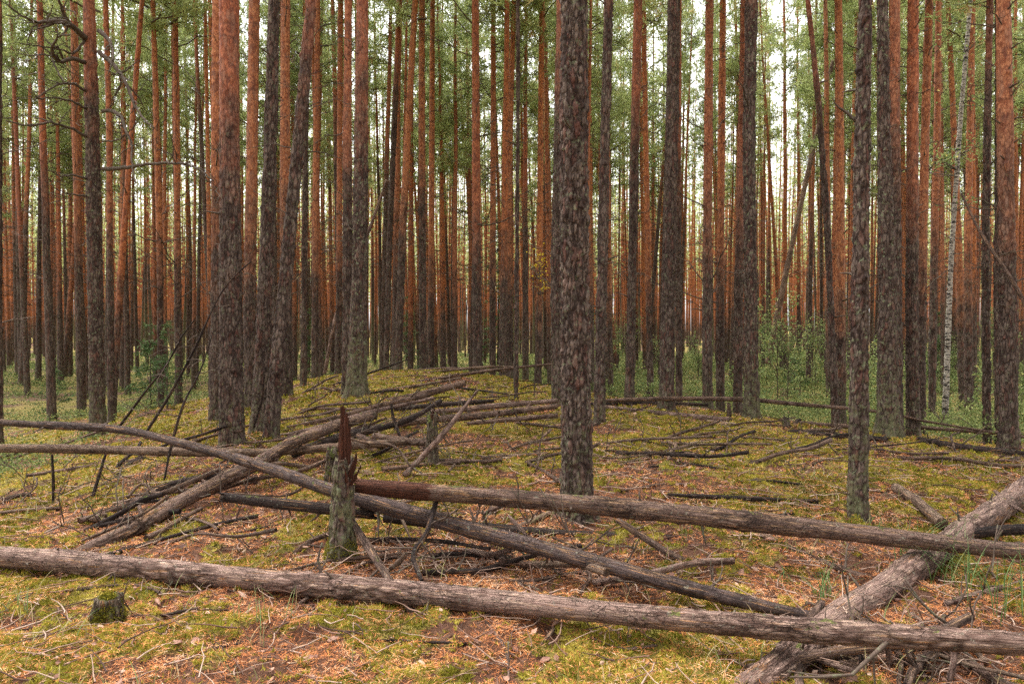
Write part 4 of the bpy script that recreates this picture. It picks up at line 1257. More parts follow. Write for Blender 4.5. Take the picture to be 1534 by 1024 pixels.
log('fallen_log', [(1235, 985, 3.35, 15), (1290, 1005, 3.25, 17), (1360, 1040, 3.1, 14)], 'short half-buried pole at the bottom beside the thick diagonal log', 'log_brown', stubs=2, seed=28)
log('fallen_log', [(605, 712, 6.9, 11), (640, 676, 7.0, 11), (672, 640, 7.1, 9), (694, 612, 7.2, 7), (716, 584, 7.3, 4)], 'pale silvery pole leaning up to the right beside the small dark stump', 'log_grey', stubs=6, twigs=3, seed=29)
log('fallen_log', [(440, 680, 7.5, 16), (500, 657, 8.0, 17), (570, 640, 8.5, 14), (620, 624, 8.8, 11), (660, 600, 9.2, 8)], 'dark log slanting right above the crossing of the left logs', 'log_dark', stubs=4, twigs=3, seed=30)
log('fallen_log', [(520, 610, 11.2, 11), (600, 598, 11.3, 13), (650, 586, 11.4, 13), (697, 573, 11.4, 11)], 'grey log with a cut end on the mound left of the crest pine', 'log_brown', stubs=3, seed=31)
log('fallen_log', [(425, 632, 10.3, 8), (500, 614, 10.8, 9), (570, 600, 11.4, 8)], 'thin grey log on the mound directly left of the cut-ended log', 'log_pale', stubs=2, seed=32)
log('fallen_log', [(560, 640, 9.3, 12), (640, 629, 9.4, 13), (720, 622, 9.4, 12), (835, 608, 9.6, 10)], 'brown log with a row of broken twigs beneath, crossing the mound below its crest', 'log_brown', stubs=12, twigs=5, seed=33)
log('fallen_log', [(640, 618, 10.4, 9), (740, 608, 10.6, 10), (835, 600, 10.7, 9)], 'slim log lying right behind the brown twiggy log on the mound', 'log_grey', stubs=4, twigs=2, seed=34)
log('fallen_log', [(720, 690, G, 8), (770, 686, G, 9), (820, 682, G, 7)], 'short pale bare stick-like log on the moss left of the thick middle pine', 'log_pale', stubs=0, seed=35)
log('fallen_log', [(572, 708, G, 9), (630, 700, G, 10), (690, 694, G, 7)], 'brown rotten log piece on the moss at the foot of the leaning silvery pole', 'log_brown', stubs=1, seed=36)
log('fallen_log', [(788, 694, G, 6), (815, 708, G, 7), (845, 728, G, 8)], 'grey curved branch ending at the thick middle pine', 'log_brown', stubs=3, twigs=2, seed=37)
log('fallen_log', [(572, 580, 14.6, 5), (650, 568, 14.8, 6), (740, 554, 15, 6), (828, 545, 15.2, 4)], 'thin pole raised over the crest of the mound', 'log_brown', stubs=4, seed=38)
log('fallen_log', [(560, 568, 16, 4), (640, 558, 16.2, 5), (720, 550, 16.4, 5), (770, 549, 16.5, 3)], 'thin reddish pole on the very crest behind the raised pole', 'log_pale', stubs=3, seed=39)
log('fallen_log', [(446, 604, 12.4, 6), (490, 600, 12.2, 9), (545, 600, 12, 7)], 'dark low log just left of the mossy-footed pine', 'log_dark', stubs=4, twigs=2, seed=40)
log('fallen_log', [(450, 592, 14, 4), (520, 570, 14.2, 5), (612, 538, 14.5, 2)], 'thin dark branch rising to the right behind the mossy-footed pine', 'log_dark', stubs=5, twigs=3, seed=41)
log('fallen_log', [(448, 606, 12.8, 4), (475, 592, 12.9, 5), (510, 583, 13, 4)], 'pale thin stick left of the mossy-footed pine', 'log_pale', stubs=1, seed=42)
log('fallen_log', [(905, 600, 11.2, 7), (1000, 597, 11.3, 8), (1112, 598, 11.3, 8), (1205, 606, 11.2, 7), (1312, 616, 11, 6), (1400, 633, 10.8, 5), (1545, 656, 10.5, 4)], 'long thin log held up across the right background behind the moss edge', 'log_brown', stubs=7, twigs=3, seed=43)
log('fallen_log', [(905, 612, G, 7), (990, 622, G, 9), (1095, 632, G, 8)], 'pale rotting log flat on the moss edge below the long thin log', 'log_grey', stubs=5, twigs=3, seed=44)
log('fallen_log', [(1135, 632, 11.6, 7), (1200, 634, 11.5, 8), (1300, 640, 11.3, 7)], 'grey log behind the moss edge right of the lichen-footed pine', 'log_brown', stubs=3, seed=45)
log('fallen_log', [(1185, 648, G, 8), (1230, 654, G, 11), (1330, 662, G, 8)], 'ragged brown log flat on the edge left of the wide-footed pine', 'log_dark', stubs=6, twigs=4, seed=46, jag=.06)
log('fallen_log', [(1375, 660, G, 8), (1430, 672, G, 13), (1550, 688, G, 14)], 'dark rotten log by the foot of the stout right-hand pine', 'log_dark', stubs=6, twigs=3, seed=47, rough=1.5)
log('fallen_log', [(1380, 640, 11.6, 7), (1450, 645, 11.4, 8), (1545, 652, 11.2, 8)], 'grey log just beyond the dark rotten log at the right', 'log_brown', stubs=3, seed=48)
log('fallen_log', [(1385, 655, 10.8, 5), (1440, 662, 10.6, 7), (1475, 664, 10.6, 6)], 'short brown log piece between the two logs at the right edge', 'log_brown', stubs=2, seed=49)
log('fallen_log', [(1000, 742, G, 6), (1090, 748, G, 9), (1225, 756, G, 7)], 'dark sunken log on the open moss left of the slim grey-brown pine', 'log_dark', stubs=1, seed=50)
log('stick', [(972, 702, G, 4), (1020, 697, G, 5), (1090, 704, G, 3)], 'dark crooked stick on the open moss right of the thick middle pine', 'log_dark', 'stick', stubs=2, twigs=2, seed=51)
log('stick', [(1105, 723, G, 3), (1160, 722, G, 4), (1205, 727, G, 3)], 'short dark stick on the open moss above the sunken log', 'log_dark', 'stick', stubs=2, twigs=1, seed=52)
log('stick', [(1308, 737, G, 3), (1370, 741, G, 4), (1440, 746, G, 3)], 'pale thin stick on the moss right of the slim grey-brown pine', 'log_pale', 'stick', stubs=1, seed=53)
log('stick', [(1490, 735, 5.7, 5), (1515, 755, 5.5, 5), (1545, 772, 5.3, 5)], 'pale twig standing across the top of the thick diagonal log', 'log_grey', 'stick', stubs=2, seed=54)
log('stick', [(728, 932, G, 4), (745, 955, G, 6), (760, 985, G, 6), (762, 1030, G, 5)], 'bent grey stick on the litter below the foreground log at centre', 'log_grey', 'stick', stubs=2, twigs=1, seed=55)
log('stick', [(790, 985, G, 3), (815, 962, G, 5), (842, 930, G, 4)], 'pale straight twig on the litter right of the bent grey stick', 'log_pale', 'stick', stubs=0, seed=56)
log('stick', [(515, 965, G, 3), (580, 962, G, 5), (700, 968, G, 3)], 'dark horizontal stick on the litter below the foreground log', 'log_dark', 'stick', stubs=2, twigs=1, seed=57)
log('stick', [(95, 888, G, 4), (180, 880, G, 6), (225, 884, G, 7), (262, 902, G, 4)], 'brown crooked branch on the litter above the mossy stump', 'log_brown', 'stick', stubs=3, twigs=1, seed=58)
log('stick', [(420, 892, G, 6), (455, 905, G, 7), (500, 925, G, 5)], 'reddish brown stick under the foreground log left of centre', 'log_red', 'stick', stubs=1, seed=59)
log('stick', [(1318, 945, 3.2, 14), (1328, 965, 3.18, 12), (1334, 995, 3.2, 9)], 'grey slab of bark hanging off the foreground log at right', 'log_grey', 'bark slab', stubs=0, seed=60, oval=.4, jag=.03)
log('stick', [(1430, 970, 3.15, 13), (1428, 995, 3.12, 11), (1420, 1035, 3.1, 12)], 'grey bark strip standing below the foreground log near the lower right corner', 'log_grey', 'bark slab', stubs=0, seed=61, oval=.4, jag=.03)
log('stick', [(655, 745, 4.7, 9), (640, 795, 4.5, 9), (620, 830, 4.35, 10), (632, 870, 4.2, 6)], 'black broken branch hanging below the bowing log near the broken stump', 'log_dark', 'stick', stubs=5, twigs=4, seed=62)
log('stick', [(598, 768, 5.1, 5), (612, 800, 5.0, 5), (628, 850, 4.9, 7)], 'pale broken branch propped under the bowing log right of the broken stump', 'log_pale', 'stick', stubs=2, seed=63)
log('stick', [(585, 850, 4.1, 6), (597, 842, 4.05, 6), (608, 828, 4.02, 5)], 'short pale branch peg sticking up from the pole that slants off the broken stump', 'log_pale', 'stick', stubs=0, seed=64)
log('stick', [(506, 650, 6.6, 3), (545, 662, 6.5, 4), (590, 668, 6.4, 4), (615, 698, 6.3, 3)], 'pale curved stick hanging over the moss right of the broken snag', 'log_pale', 'stick', stubs=2, twigs=2, seed=110)
log('stick', [(640, 672, G, 3), (690, 678, G, 4), (745, 690, G, 3)], 'thin brown stick on the moss right of the leaning silvery pole', 'log_brown', 'stick', stubs=2, twigs=2, seed=111)
log('stick', [(672, 708, G, 4), (682, 696, G, 4), (692, 684, G, 3)], 'short white stick tilted on the moss near the brown rotten log piece', 'log_pale', 'stick', stubs=0, seed=112)
log('stick', [(762, 772, 4.75, 4), (780, 792, 4.65, 5), (802, 812, 4.5, 4)], 'grey forked stick lying from the half-sunken log onto the bowing log', 'log_grey', 'stick', stubs=3, twigs=2, seed=113)
log('stick', [(828, 805, 4.6, 3), (860, 818, 4.4, 4), (890, 838, 4.2, 3), (884, 862, 4.1, 2)], 'thin pale branch curving over the bowing log right of the thick pine', 'log_pale', 'stick', stubs=2, twigs=2, seed=114)
log('stick', [(586, 604, 8.6, 4), (590, 628, 8.6, 5), (600, 655, 8.5, 4)], 'upright dark broken branch among the logs behind the broken snag', 'log_dark', 'stick', stubs=3, twigs=2, seed=115)
log('stick', [(536, 652, 8.0, 9), (556, 662, 7.9, 13), (572, 668, 7.8, 12)], 'short stubby log end poking out from the dark slanting log', 'log_brown', 'log', stubs=1, seed=116)
log('fallen_log', [(590, 612, 9.9, 9), (660, 606, 10.0, 10), (740, 600, 10.1, 7)], 'dull brown log crossing behind the small dark jagged stump', 'log_dark', stubs=6, twigs=4, seed=117)
log('fallen_log', [(430, 640, 9.6, 7), (500, 626, 9.9, 9), (575, 606, 10.2, 10), (640, 592, 10.4, 8)], 'long brown log running up the left flank of the mound', 'log_brown', stubs=5, twigs=3, seed=118)
log('fallen_log', [(60, 800, 5.9, 6), (150, 770, 6.1, 9), (240, 740, 6.3, 9), (330, 702, 6.6, 8)], 'slender brown log below the rough-barked slanting log on the slope', 'log_brown', stubs=4, twigs=3, seed=119)
log('fallen_log', [(0, 758, 7.7, 6), (90, 742, 7.6, 8), (200, 722, 7.5, 7)], 'pale slender pole lying low on the left bank', 'log_pale', stubs=3, twigs=1, seed=120)
log('fallen_log', [(870, 606, 12.2, 7), (960, 603, 12.2, 8), (1060, 606, 12.2, 6)], 'dark log just behind the left part of the long thin log', 'log_dark', stubs=5, twigs=3, seed=121)
log('stick', [(640, 575, 14, 3), (700, 582, 13.6, 4), (760, 590, 13, 3)], 'thin dark pole low on the mound in front of the crest pine', 'log_dark', 'stick', stubs=4, twigs=3, seed=122)
log('stick', [(600, 556, 17, 3), (680, 551, 17, 4), (760, 556, 16.8, 3)], 'grey pole lying along the top of the crest left of the crest pine', 'log_grey', 'stick', stubs=3, twigs=2, seed=123)
log('stick', [(905, 668, G, 3), (960, 662, G, 4), (1005, 672, G, 3)], 'dark twig on the moss just right of the dark edge pine', 'log_dark', 'stick', stubs=2, twigs=2, seed=124)
log('stick', [(1090, 685, G, 3), (1130, 692, G, 3), (1190, 690, G, 2)], 'fine brown twig across the moss behind the slim grey-brown pine', 'log_brown', 'stick', stubs=2, twigs=2, seed=125)
log('stick', [(930, 738, G, 4), (985, 728, G, 4), (1040, 726, G, 3)], 'curved brown twig above the sunken log on the moss', 'log_brown', 'stick', stubs=2, twigs=2, seed=126)
log('stick', [(1075, 768, G, 4), (1130, 775, G, 5), (1190, 772, G, 3)], 'dark stick between the sunken log and the lichen-spotted log', 'log_dark', 'stick', stubs=2, twigs=1, seed=127)
log('stick', [(150, 905, G, 4), (215, 925, G, 5), (300, 915, G, 3)], 'bent brown twig on the litter right of the mossy stump', 'log_brown', 'stick', stubs=2, twigs=2, seed=128)
log('stick', [(300, 985, G, 4), (350, 968, G, 4), (385, 965, G, 3)], 'dark curved twig on the needles at lower left', 'log_dark', 'stick', stubs=1, twigs=1, seed=129)
log('stick', [(1280, 960, 3.4, 4), (1290, 985, 3.3, 5), (1285, 1010, 3.25, 4)], 'dark thin stick hanging from the foreground log beside the thick diagonal log', 'log_dark', 'stick', stubs=2, twigs=2, seed=130)
log('fallen_log', [(0, 848, 4.9, 5), (60, 838, 5.0, 8), (135, 818, 5.3, 7)], 'short dark log emerging above the left end of the foreground log', 'log_brown', stubs=2, seed=140)
log('fallen_log', [(430, 652, 8.8, 7), (490, 636, 9.0, 8), (560, 616, 9.3, 9), (650, 596, 9.6, 6)], 'grey slim log above the dark slanting log behind the snag', 'log_grey', stubs=5, twigs=3, seed=141)
log('fallen_log', [(560, 652, 7.9, 10), (610, 660, 7.7, 13), (640, 664, 7.6, 10)], 'short thick log piece left of the small dark jagged stump', 'log_brown', stubs=2, seed=142)
log('fallen_log', [(700, 634, 9.0, 7), (770, 628, 9.0, 9), (836, 622, 9.0, 7)], 'low log in front of the brown twiggy log, left of the thick middle pine', 'log_brown', stubs=7, twigs=5, seed=143)
log('fallen_log', [(270, 664, 9.4, 6), (310, 652, 9.9, 8), (345, 640, 10.4, 6)], 'short log behind the stout rusty pine foot on the left bank', 'log_brown', stubs=3, twigs=2, seed=144)
log('fallen_log', [(40, 712, 8.6, 5), (120, 700, 8.8, 7), (215, 682, 9.2, 5)], 'grey pole just under the horizontal log on the left bank', 'log_grey', stubs=4, twigs=3, seed=145)
log('fallen_log', [(540, 588, 13.2, 4), (610, 580, 13.4, 6), (690, 566, 13.8, 4)], 'slim pale log behind the cut-ended log near the crest', 'log_pale', stubs=3, twigs=2, seed=146)
log('stick', [(205, 745, 6.0, 6), (212, 772, 5.9, 7), (200, 718, 6.2, 5)][0:2], 'stubby upright twig on the rough-barked slanting log', 'log_grey', 'stick', stubs=1, seed=147)
log('stick', [(470, 720, 5.9, 3), (425, 742, 5.8, 4), (350, 738, 5.8, 3)], 'thin brown stick above the split dark rotten log', 'log_brown', 'stick', stubs=2, twigs=2, seed=148)
log('stick', [(350, 800, G, 3), (420, 788, G, 4), (480, 792, G, 3)], 'thin dark stick on the needles left of the broken snag', 'log_dark', 'stick', stubs=2, twigs=2, seed=149)
log('stick', [(880, 955, G, 3), (935, 975, G, 4), (985, 968, G, 3)], 'grey bent twig below the foreground log right of centre', 'log_grey', 'stick', stubs=1, twigs=2, seed=150)
log('stick', [(1060, 985, G, 3), (1100, 992, G, 4), (1130, 1010, G, 3)], 'brown twig on the needles left of the thick diagonal log', 'log_brown', 'stick', stubs=1, twigs=2, seed=151)
log('fallen_log', [(1415, 905, 3.9, 8), (1460, 890, 4.05, 10), (1545, 868, 4.3, 8)], 'thin grey branch across the grass right of the thick diagonal log', 'log_grey', stubs=3, twigs=2, seed=152)
# short broken branches lying about the deadfall, too alike to tell one from another
def debris(n, box, dmn, label, group, lift=.06):
    k = 0
    while k < n:
        px, py = rs.uniform(box[0], box[2]), rs.uniform(box[1], box[3])
        c = hit(px, py)
        if not dmn[0] < c.y < dmn[1]: continue
        k += 1
        L = rs.uniform(.35, 1.5) * (.75 if c.y < 6 else 1); a = rs.gauss(0, .5) + rs.choice([0, 0, PI * .3, -PI * .2]); r = rs.uniform(.008, .022)
        zz = rs.uniform(0, lift)
        C = []
        for f in (-.5, -.15, .2, .5):
            x, y = c.x + math.cos(a) * L * f + rs.gauss(0, .03), c.y + math.sin(a) * L * f + rs.gauss(0, .03)
            C.append(Vector((x, y, gz(x, y) + r * .8 + zz * (f + .5) * 2)))
        pts = []
        for v in C:
            u_ = 767 + F * 0
            dv = v - Vector((0, 0, EYE))
            cy, sy = math.cos(PITCH), math.sin(PITCH)
            dep = dv.y * cy - dv.z * sy; up_ = dv.y * sy + dv.z * cy
            pts.append((767 + F * v.x / dep, 512 - F * up_ / dep, v.y, 2 * r * F / v.y / .82))
        log('broken_branch', pts, label, rs.choice(['log_brown', 'log_brown', 'log_pale', 'log_grey', 'log_brown', 'log_dark']), 'branch', stubs=3, twigs=2, knots=1, seed=6000 + rs.randrange(3000), group=group)
debris(28, (0, 650, 480, 830), (4.8, 12), 'short broken branch in the tangle of deadfall on the left slope', 'broken branches on the left slope', .15)
debris(34, (440, 560, 850, 700), (6, 17), 'short broken branch in the tangle of deadfall on the mound', 'broken branches on the mound', .15)
debris(26, (900, 615, 1534, 700), (6, 13), 'short broken branch along the right edge of the moss', 'broken branches along the moss edge', .1)
debris(20, (480, 760, 1000, 880), (3.8, 6), 'short broken branch on the needles between the long foreground logs', 'broken branches between the foreground logs', .08)
debris(12, (1150, 960, 1534, 1024), (2.9, 4), 'short broken branch under the log crossing at lower right', 'broken branches at the lower right', .08)
# dead arching branches on the left
for k, (pts, lab) in enumerate([
    ([(178, 640, 8.4, 4), (215, 590, 8.2, 4), (250, 545, 8.0, 3.5), (272, 505, 7.9, 2.5), (292, 478, 7.8, 1.5)], 'lowest left of the dead branches arching up in front of the left trunks'),
    ([(220, 646, 8.0, 5), (255, 590, 8.0, 5), (290, 525, 7.9, 4), (325, 450, 7.9, 3), (350, 415, 7.9, 2.5), (376, 392, 7.9, 1.5)], 'longest dead branch arching up across the stout rusty pine'),
    ([(246, 720, 7.2, 4), (256, 670, 7.3, 5), (275, 605, 7.4, 4.5), (300, 555, 7.5, 3.5), (320, 495, 7.6, 2)], 'dead branch rising from beneath the horizontal log right of the others'),
    ([(78, 780, 6.9, 4), (80, 730, 6.9, 5), (78, 680, 6.9, 3)], 'thin upright dead stick below the horizontal log near the left edge'),
    ([(134, 760, 6.8, 5), (146, 720, 6.9, 6), (158, 680, 7.0, 4)], 'slanting dead stick leaning on the horizontal log at left'),
    ([(380, 640, 8.6, 4), (392, 600, 8.5, 3), (396, 560, 8.4, 2)], 'short upright dead stick right of the stout rusty pine'),
    ([(190, 745, 6.2, 5), (215, 725, 6.3, 5), (250, 755, 6.1, 3)], 'pale forked twig lying on the dark brown slope log'),
    ([(0, 742, 8.1, 3), (60, 730, 8.0, 3.5), (150, 715, 7.9, 3)], 'thin twig sloping across the left bank')]):
    log('dead_branch', pts, lab, 'log_dark' if k != 6 else 'log_pale', 'branch', stubs=6, twigs=5, seed=70 + k, knots=2)
# leaning thin trees further back
log('leaning_dead_tree', [(486, 560, 20, 6), (505, 470, 20, 8), (540, 380, 20.2, 7), (580, 270, 20.4, 5)], 'pale dead stem leaning right behind the mossy-footed pine', 'log_grey', 'tree', stubs=5, twigs=3, seed=81)
log('leaning_dead_tree', [(1150, 545, 24, 11), (1175, 420, 24, 10), (1210, 260, 24.2, 8), (1248, 90, 24.4, 6)], 'pale pinkish dead pine leaning right behind the thin red-brown leaning pine', 'log_pale', 'tree', stubs=12, twigs=8, seed=82)
log('leaning_dead_tree', [(1545, 470, 8.4, 8), (1510, 410, 8.6, 7), (1470, 350, 8.9, 5), (1440, 290, 9.2, 3)], 'bare dead branch slanting across the stout right-hand pine', 'log_brown', 'branch', stubs=6, twigs=5, seed=83)

# ------------------------------------------------------------------ stumps
def stump(name, px, py0, w0, ptop, wtop, d, label, mat, jag, seed, cat='stump', lean=0):
    base = at(px, py0, d); bz = gz(base.x, d); base.z = bz
    top = at(px + lean, ptop, d)
    h = top.z - bz
    root = tag(empty(name, base), label, cat)
    n = 46; rows = max(14, int(h / .014))
    z = np.linspace(-.12, h, rows); r = np.interp(z, [-.12, 0, h * .3, h], [w0 * .62, w0 * .5, (w0 + wtop) * .26, wtop * .5]) * d / F
    th = np.arange(n) / n * 2 * PI
    Z, TH = np.meshgrid(z, th, indexing='ij')
    RR = np.repeat(r[:, None], n, 1)
    X = np.stack([np.cos(TH) * RR, np.sin(TH) * RR, Z], -1).reshape(-1, 3)
    disp, pl = bark_relief(X, Z.ravel() * 0, RR.ravel(), 9, .03, seed, 1.1)
    rad = RR.ravel() * (1 + .1 * np.cos(3 * TH.ravel() + seed)) + disp
    zz = Z.ravel() + sstep(h * .8, h, Z.ravel()) * (vnoise(TH.ravel() * 3.2, TH.ravel() * 0, s=seed) - .5) * jag * 2
    lx = (top.x - base.x) * np.clip(Z.ravel() / h, 0, 1)
    V = np.stack([lx + np.cos(TH.ravel()) * rad, np.sin(TH.ravel()) * rad, zz], -1)
    i = np.arange(rows - 1)[:, None] * n; j = np.arange(n)[None, :]; j2 = (j + 1) % n
    Qd = np.stack([i + j, i + j2, i + n + j2, i + n + j], -1).reshape(-1, 4)
    V = np.vstack([V, [top.x - base.x, 0, h - jag * .9]])
    jj = np.arange(n); kk = (jj + 1) % n
    tr = np.stack([np.full(n, rows * n), (rows - 1) * n + jj, (rows - 1) * n + kk], -1)
    at_ = {'hgt': np.concatenate([Z.ravel(), [h]]), 'plate': np.concatenate([pl, [.4]]), 'along': np.concatenate([Z.ravel(), [h]]), 'turn': np.concatenate([TH.ravel(), [0]])}
    o = link('stump_body', make_mesh('stump_body', V, [Qd, tr], M[mat], at_), root)
    o.color = (1, .4, .75, 1) if mat == 'pine' else (0, 0, 0, 1)
    return root, (top.x - base.x, h)
def splinters(root, spec, mat, name='splinter'):
    """each a tapering split shard: (x, y, z, length, width, thick, lean x, lean y)"""
    for (x, y, z, L, w, t, lx, ly) in spec:
        k = 9
        q = np.linspace(0, 1, k)
        V = []
        rng = np.random.default_rng(int(abs(x * 1e4) + abs(z * 1e3)) + 3)
        for a in q:
            ww = w * (1 - a ** (8 if L > .3 else 2) * (.08 if L > .3 else .85)) * (1 + rng.uniform(-.13, .13)); tt = t * (1 - a * .7)
            cx = x + lx * a + rng.normal(0, .002); cy = y + ly * a
            for (u, v) in ((-1, -.3), (-.55, -1), (.1, -.55), (.6, -1), (1, -.2), (.4, 1), (-.5, .8)):
                V.append((cx + u * ww / 2, cy + v * tt / 2, z + a * L))
        n = 7
        V = np.array(V); V[-n:, 2] += RNG.uniform(-.05, .035, n) * min(1, L / .3)
        i = np.arange(k - 1)[:, None] * n; j = np.arange(n)[None, :]; j2 = (j + 1) % n
        Qd = np.stack([i + j, i + j2, i + n + j2, i + n + j], -1).reshape(-1, 4)
        V = np.vstack([V, V[-n:].mean(0) - [0, 0, .025]])
        jj = np.arange(n); kk = (jj + 1) % n
        tr = np.stack([np.full(n, k * n), (k - 1) * n + jj, (k - 1) * n + kk], -1)
        me = make_mesh(name, V, [Qd, tr], M[mat], {'along': np.concatenate([np.repeat(q * L, n), [L]]), 'turn': np.concatenate([np.tile(np.arange(n) * .9, k), [0]]), 'plate': np.full(len(V), .9)}, False)
        link(name, me, root)
rt, (sx, sh) = stump('broken_stump', 511, 846, 40, 692, 27, 4.6, 'broken snag with mossy bark and a red splintered spike on top', 'pine', .05, 5, lean=3)
u = 4.6 / F
splinters(rt, [(sx + .004, .0, sh - .14, .38, .08, .05, .012, 0), (sx + .022, -.012, sh - .12, .405, .032, .04, .006, 0), (sx - .012, .01, sh - .12, .45, .034, .03, .012, 0),
               (sx + .045, -.015, sh - .1, .16, .04, .03, .05, -.02), (sx + .05, -.03, sh - .14, .12, .03, .02, .075, -.03), (sx + .02, -.04, sh - .12, .12, .05, .02, -.01, -.02), (sx - .04, .02, sh - .1, .1, .03, .03, -.01, .02)], 'log_red')
rt2, (sx2, sh2) = stump('broken_stump', 648, 688, 20, 622, 15, 7.5, 'small dark jagged stump beside the leaning silvery pole', 'log_mossy', .06, 9)
splinters(rt2, [(sx2, 0, sh2 - .05, .13, .06, .04, .02, 0)], 'log_dark')
rt3, _q = stump('mossy_stump', 162, 938, 44, 894, 37, 3.9, 'little square stump covered in green moss at lower left', 'log_mossy', .012, 14)
rt4, _q = stump('broken_stump', 1178, 650, 12, 624, 8, 10.4, 'tiny mossy stump on the right moss edge', 'log_mossy', .03, 17)
rt5, _q = stump('broken_stump', 1092, 640, 6, 604, 5, 11.2, 'thin snapped-off stem under the long thin log', 'log_brown', .03, 18)
rt6, _q = stump('broken_stump', 497, 706, 22, 672, 14, 6.9, 'low mossy stump behind the broken snag', 'log_mossy', .03, 19)
# moss cushion on the little stump
def moss_cushion(root, c, rad, n, seed, name='moss_cover'):
    rng = np.random.default_rng(seed)
    D0 = rng.normal(size=(n, 3)); D0[:, 2] = np.abs(D0[:, 2]); D0 /= np.linalg.norm(D0, axis=1)[:, None]
    C = np.array(c) + D0 * np.array(rad) * rng.uniform(.85, 1.0, (n, 1))
    D = D0 + rng.normal(0, .5, (n, 3)); D /= np.linalg.norm(D, axis=1)[:, None]
    V, T, ta = blades(C, D, rng.uniform(.006, .018, n), .007, np.clip(rng.normal(.3, .2, n), 0, 1))
    s = Soup(); s.add(V, None, T, ta)
    o = link(name, s.mesh(name, M['moss'], False), root); o['kind'] = 'stuff'
moss_cushion(rt3, (0, 0, .02), (.082, .082, .135), 5000, 3)
moss_cushion(rt, (0, 0, -.02), (.11, .11, .2), 2500, 4)

# ------------------------------------------------------------------ floor litter
def wedge(n, y0, y1, spread=.74, power=1.0):
    y = np.sqrt(RNG.uniform(0, 1, n) * (y1 ** 2 - y0 ** 2) + y0 ** 2)
    return RNG.uniform(-spread, spread, n) * y, y
def hollow(x, y): return np.where(y > 7, sstep(.15, .4, -base_h(x, y)), 0)

def needles():
    s = Soup(); tot = 0
    for (y0, y1, dens, L, W) in ((2.7, 4.6, 9500, .050, .0022), (4.6, 7, 4200, .056, .0032), (7, 11, 1400, .062, .0052), (11, 18, 420, .08, .0085)):
        n = int(.5 * 1.48 * (y1 ** 2 - y0 ** 2) * dens)
        x, y = wedge(n, y0, y1)
        mm = moss_mask(x, y); hol = hollow(x, y)
        cl = fbm(x * 4.5, y * 4.5, s=131)
        k = (RNG.uniform(0, 1, n) < (1 - .38 * mm) * (1 - .6 * hol) * sstep(.15, .5, cl))
        x, y, cl = x[k], y[k], cl[k]; n = len(x)
        z = ground_h(x, y) + RNG.uniform(.002, .02, n) * (1 if y0 < 7 else 1.4)
        az = RNG.uniform(0, 2 * PI, n) ; el = RNG.normal(.05, .28, n)
        D = np.stack([np.cos(az) * np.cos(el), np.sin(az) * np.cos(el), np.sin(el)], -1)
        Ls = RNG.uniform(.55, 1.2, n) * L
        C = np.stack([x, y, z], -1) - D * Ls[:, None] * .5
        tint = np.clip(RNG.normal(.55, .24, n) + (cl - .5) * .9 - .1, 0, 1)
        # ribbons that lie mostly flat
        S = np.stack([-np.sin(az), np.cos(az), RNG.normal(0, .5, n)], -1); S /= np.linalg.norm(S, axis=1)[:, None]
        E = C + D * Ls[:, None]; Md = (C + E) / 2 + np.stack([RNG.normal(0, .004, n)] * 3, -1) * [1, 1, 0]
        V = np.stack([C, Md - S * W / 2, E, Md + S * W / 2], 1).reshape(-1, 3)
        q = np.arange(n)[:, None] * 4 + np.array([0, 1, 2, 3])
        s.add(V, q, None, np.repeat(tint, 4)); tot += n
    tag(link('needle_litter', s.mesh('needle_litter', M['needle_litter'], False)), 'orange-brown fallen pine needles strewn over the forest floor', 'needle litter', None, 'stuff')
    print('needles', tot)
needles()

def moss():
    s = Soup(); tot = 0
    for (y0, y1, dens, h, W, per) in ((2.7, 4.6, 3000, .022, .0065, 7), (4.6, 7, 1500, .026, .010, 6), (7, 11, 520, .032, .016, 6), (11, 18, 170, .04, .028, 5)):
        n = int(.5 * 1.48 * (y1 ** 2 - y0 ** 2) * dens)
        x, y = wedge(n, y0, y1)
        mm = moss_mask(x, y); hol = hollow(x, y)
        k = RNG.uniform(0, 1, n) < (mm * .95 + .05) * (1 - .5 * hol)
        x, y, mm = x[k], y[k], mm[k]; n = len(x)
        cl = fbm(x * 7, y * 7, s=141)
        z = ground_h(x, y) + .012 * (cl - .4)
        C = np.repeat(np.stack([x, y, z], -1), per, 0); m = len(C)
        D = rand_dirs(m, .9); D[:, 2] = np.abs(D[:, 2])
        C = C + RNG.normal(0, h * .35, C.shape) * [1, 1, .3]
        yel = fbm(x * .8, y * .8, s=151)
        tint = np.clip(np.repeat((cl - .5) * 1.1 + .42 + (yel - .5) * .8 + .10 * sstep(5, 9, y), per) + RNG.normal(0, .12, m), 0, 1)
        V, T, ta = blades(C, D, RNG.uniform(.6, 1.3, m) * h, W, tint)
        s.add(V, None, T, ta); tot += m
    tag(link('moss_carpet', s.mesh('moss_carpet', M['moss'], False)), 'yellow-green moss carpet patching the forest floor', 'moss', None, 'stuff')
    print('moss tris', tot)
moss()

